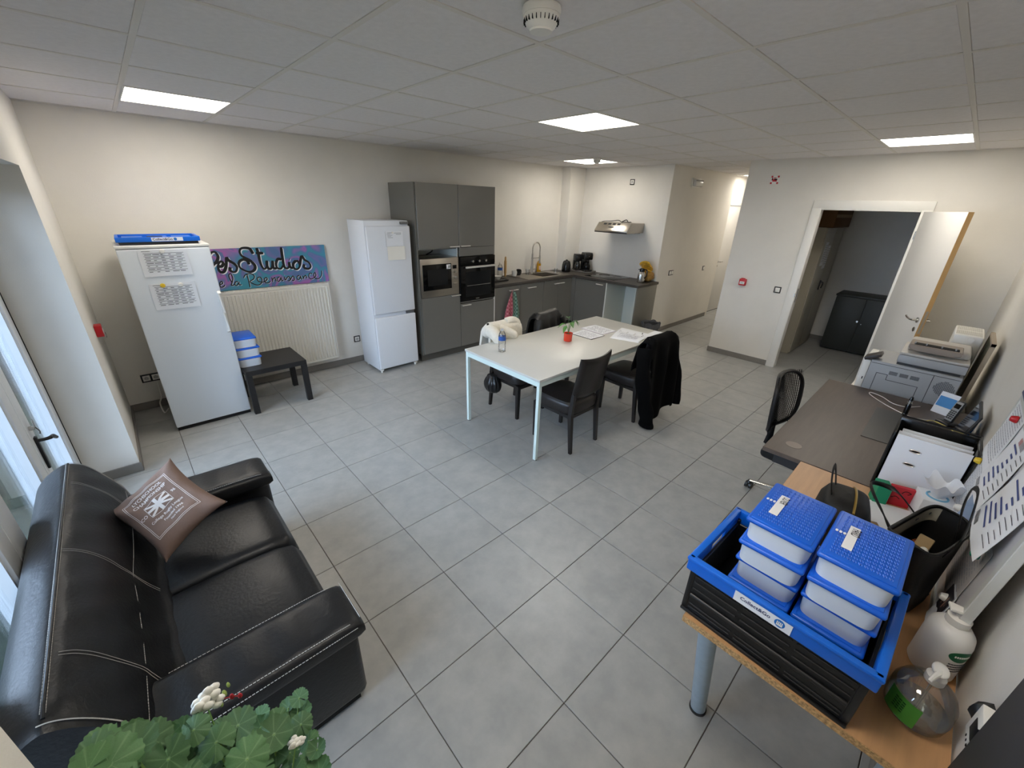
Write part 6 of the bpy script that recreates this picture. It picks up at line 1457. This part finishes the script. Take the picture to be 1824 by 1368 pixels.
def ger_mesh(seed, cup):
    r = random.Random(seed); me = bpy.data.meshes.new('leaf'); bm = bmesh.new(); NR, NA = 8, 126; rows = []; vein = []
    c0 = bm.verts.new((0, 0, 0)); vein.append(1.0)
    lay = {}
    for i in range(1, NR + 1):
        row = []
        for k in range(NA + 1):
            a = -pi * .97 + 2 * pi * .97 * k / NA; u = i / NR
            lob = abs(sin(a * 3.5 + 0.0)); vv = abs(cos(a * 3.5 + pi / 2 * 0 + pi / 2))   # seven lobes
            rad = (1 - .10 * (1 - lob) ** 3 * u) * (1 + .028 * sin(a * 21 + seed) * (u > .95))
            fold = .045 * (lob - .5) * u * u; z = cup * u * u + fold + .05 * sin(a * 2 + seed) * u + .03 * sin(a * 9 + seed) * u ** 3
            R = .5 * u * rad; row.append(bm.verts.new((R * cos(a), R * sin(a), z * .5)))
            vein.append(.45 * max(0, 1 - (1 - lob) * 30) * (1 - .5 * u))
        rows.append(row)
    for k in range(NA): bm.faces.new((c0, rows[0][k], rows[0][k + 1]))
    for i in range(NR - 1):
        for k in range(NA): bm.faces.new((rows[i][k], rows[i + 1][k], rows[i + 1][k + 1], rows[i][k + 1]))
    bm.to_mesh(me); bm.free(); me.polygons.foreach_set('use_smooth', [True] * len(me.polygons))
    at = me.attributes.new('vein', 'FLOAT', 'POINT'); at.data.foreach_set('value', vein[:len(me.vertices)]); me.materials.append(M_ger); return me
GM = [ger_mesh(s, c) for s, c in ((1, .25), (4, -.18), (7, .4), (11, .05))]
def unproj(px_, py_, dist):
    v = Vector(((px_ - 912) / 726.07, (py_ - 684) / 726.07, 1.0)); d = right * v.x + down * v.y + fwd * v.z; return d.normalized() * dist
CAMP = Vector((-0.92644573, -2.42282568, 1.97004386))
TB = Vector((-1.02, -1.90, .80))
top = [(120, 1380), (150, 1335), (185, 1308), (240, 1296), (290, 1302), (320, 1290), (345, 1275), (370, 1300), (400, 1275), (430, 1258), (470, 1262), (500, 1255), (535, 1240), (552, 1262), (562, 1305), (578, 1350), (592, 1400)]
def ytop(x):
    for (x0, y0), (x1, y1) in zip(top[:-1], top[1:]):
        if x0 <= x <= x1: return y0 + (y1 - y0) * (x - x0) / (x1 - x0)
    return 1400
fixed = [(232, 1338, .90, .066, 0), (195, 1362, .88, .066, 1), (268, 1318, .97, .054, 3), (155, 1372, .87, .055, 3), (424, 1292, 1.12, .062, 3), (385, 1322, 1.08, .058, 1), (488, 1308, 1.16, .066, 0), (533, 1243, 1.28, .040, 3), (440, 1352, 1.03, .066, 1), (300, 1352, .95, .058, 3), (536, 1290, 1.24, .048, 1), (345, 1300, 1.08, .050, 1)]
rl = random.Random(5); leaves = list(fixed); pos = [(a_, b_) for a_, b_, *_ in fixed]; tries = 0
while len(leaves) < 84 and tries < 4000:
    tries += 1; x = rl.uniform(125, 585); yt = ytop(x); y = yt + 10 + abs(rl.gauss(0, 1)) * 45 + rl.uniform(0, 20)
    if y > 1420 or any(math.hypot(x - a_, y - b_) < (21 if y < 1340 else 26) for a_, b_ in pos): continue
    ds = .90 + .33 * (x - 130) / 450 + (1370 - y) * .0008 + rl.uniform(.0, .07); leaves.append((x, y, ds, (.050 if x > 330 else .056) * rl.uniform(.75, 1.12), rl.randrange(4))); pos.append((x, y))
M_gst = mat('geranium_stem', C8(104, 140, 70), .6)
for k, (px_, py_, ds, sz, mi) in enumerate(leaves):
    P = CAMP + unproj(px_, py_, ds) - TB
    r = random.Random(k + 40)
    nrm = (-(unproj(px_, py_, 1)) * .6 + Vector((r.uniform(-.5, .4), r.uniform(-.5, .5), .70 + r.uniform(-.1, .3)))).normalized()
    q = Vector((0, 0, 1)).rotation_difference(nrm) @ Quaternion((0, 0, 1), r.uniform(0, 6.28))
    o = bpy.data.objects.new('leaf', GM[mi]); COL.objects.link(o); o.parent = t; o.location = P; o.rotation_mode = 'QUATERNION'; o.rotation_quaternion = q; o.scale = (sz, sz, sz)
    base = Vector((P.x * .2, P.y * .2, -.01)); mid = base.lerp(P, .55) + Vector((P.x * .12, P.y * .12, .01))
    G().tube(catmull([base, mid, P], 5), .0018, 5).build('stem', M_gst, t)
M_pet = mat('white_petal', C8(244, 244, 238), .6)
for k, (px_, py_, ds, sc) in enumerate(((367, 1252, 1.10, 1.05), (527, 1322, 1.17, .7))):
    P = CAMP + unproj(px_, py_, ds) - TB
    G().tube(catmull([(P.x * .3, P.y * .3, 0), P.lerp(Vector((P.x * .3, P.y * .3, 0)), .4), P], 6), .0015, 5).build('stem', MATS['geranium_stem'], t)
    n_fl = 4 if k == 0 else 3
    for j in range(n_fl):
        c = P + Vector((.010 * cos(j * 2.1), .010 * sin(j * 2.1), .009 * (j - 1))) * sc; g = G()
        for i in range(5):
            a = i * 2 * pi / 5 + j; g.blob((c.x + .008 * cos(a) * sc, c.y + .003 * sc * sin(a * 2), c.z + .008 * sin(a) * sc), (.0085 * sc, .0045 * sc, .0085 * sc), .1, 3, 2, i)
        g.build('flower', M_pet, t)
    if k == 0:
        g = G(); g.blob(P + Vector((.027, .006, -.012)), (.004, .004, .009), .1, sub=2).blob(P + Vector((.036, .012, -.004)), (.003, .003, .007), .1, sub=2).blob(P + Vector((.018, 0, -.026)), (.003, .003, .008), .1, sub=2); g.build('bud', mat('bud_green', C8(150, 170, 90), .6), t)
        g = G(); g.blob(P + Vector((.035, .008, -.034)), (.004, .003, .008), .2, sub=2).blob(P + Vector((.046, .012, -.050)), (.004, .003, .007), .2, sub=2); g.tube([P, P + Vector((.035, .008, -.034)), P + Vector((.046, .012, -.050))], .0012, 5); g.build('red_bract', mat('bract_red', C8(170, 40, 50), .6), t)
t = thing('plant_stand', 'tall narrow white stand under the geranium pot, below the view', 'stand', (-1.02, -1.90, 0))
G().box((0, 0, .618), (.24, .24, .02), .003).build('top_board', M_white, t)
for a in (-1, 1):
    for b in (-1, 1): G().box((a * .10, b * .10, .304), (.03, .03, .608)).build('leg', M_white, t, smooth=False)
G().box((0, 0, .20), (.20, .20, .015)).build('shelf', M_white, t, smooth=False)
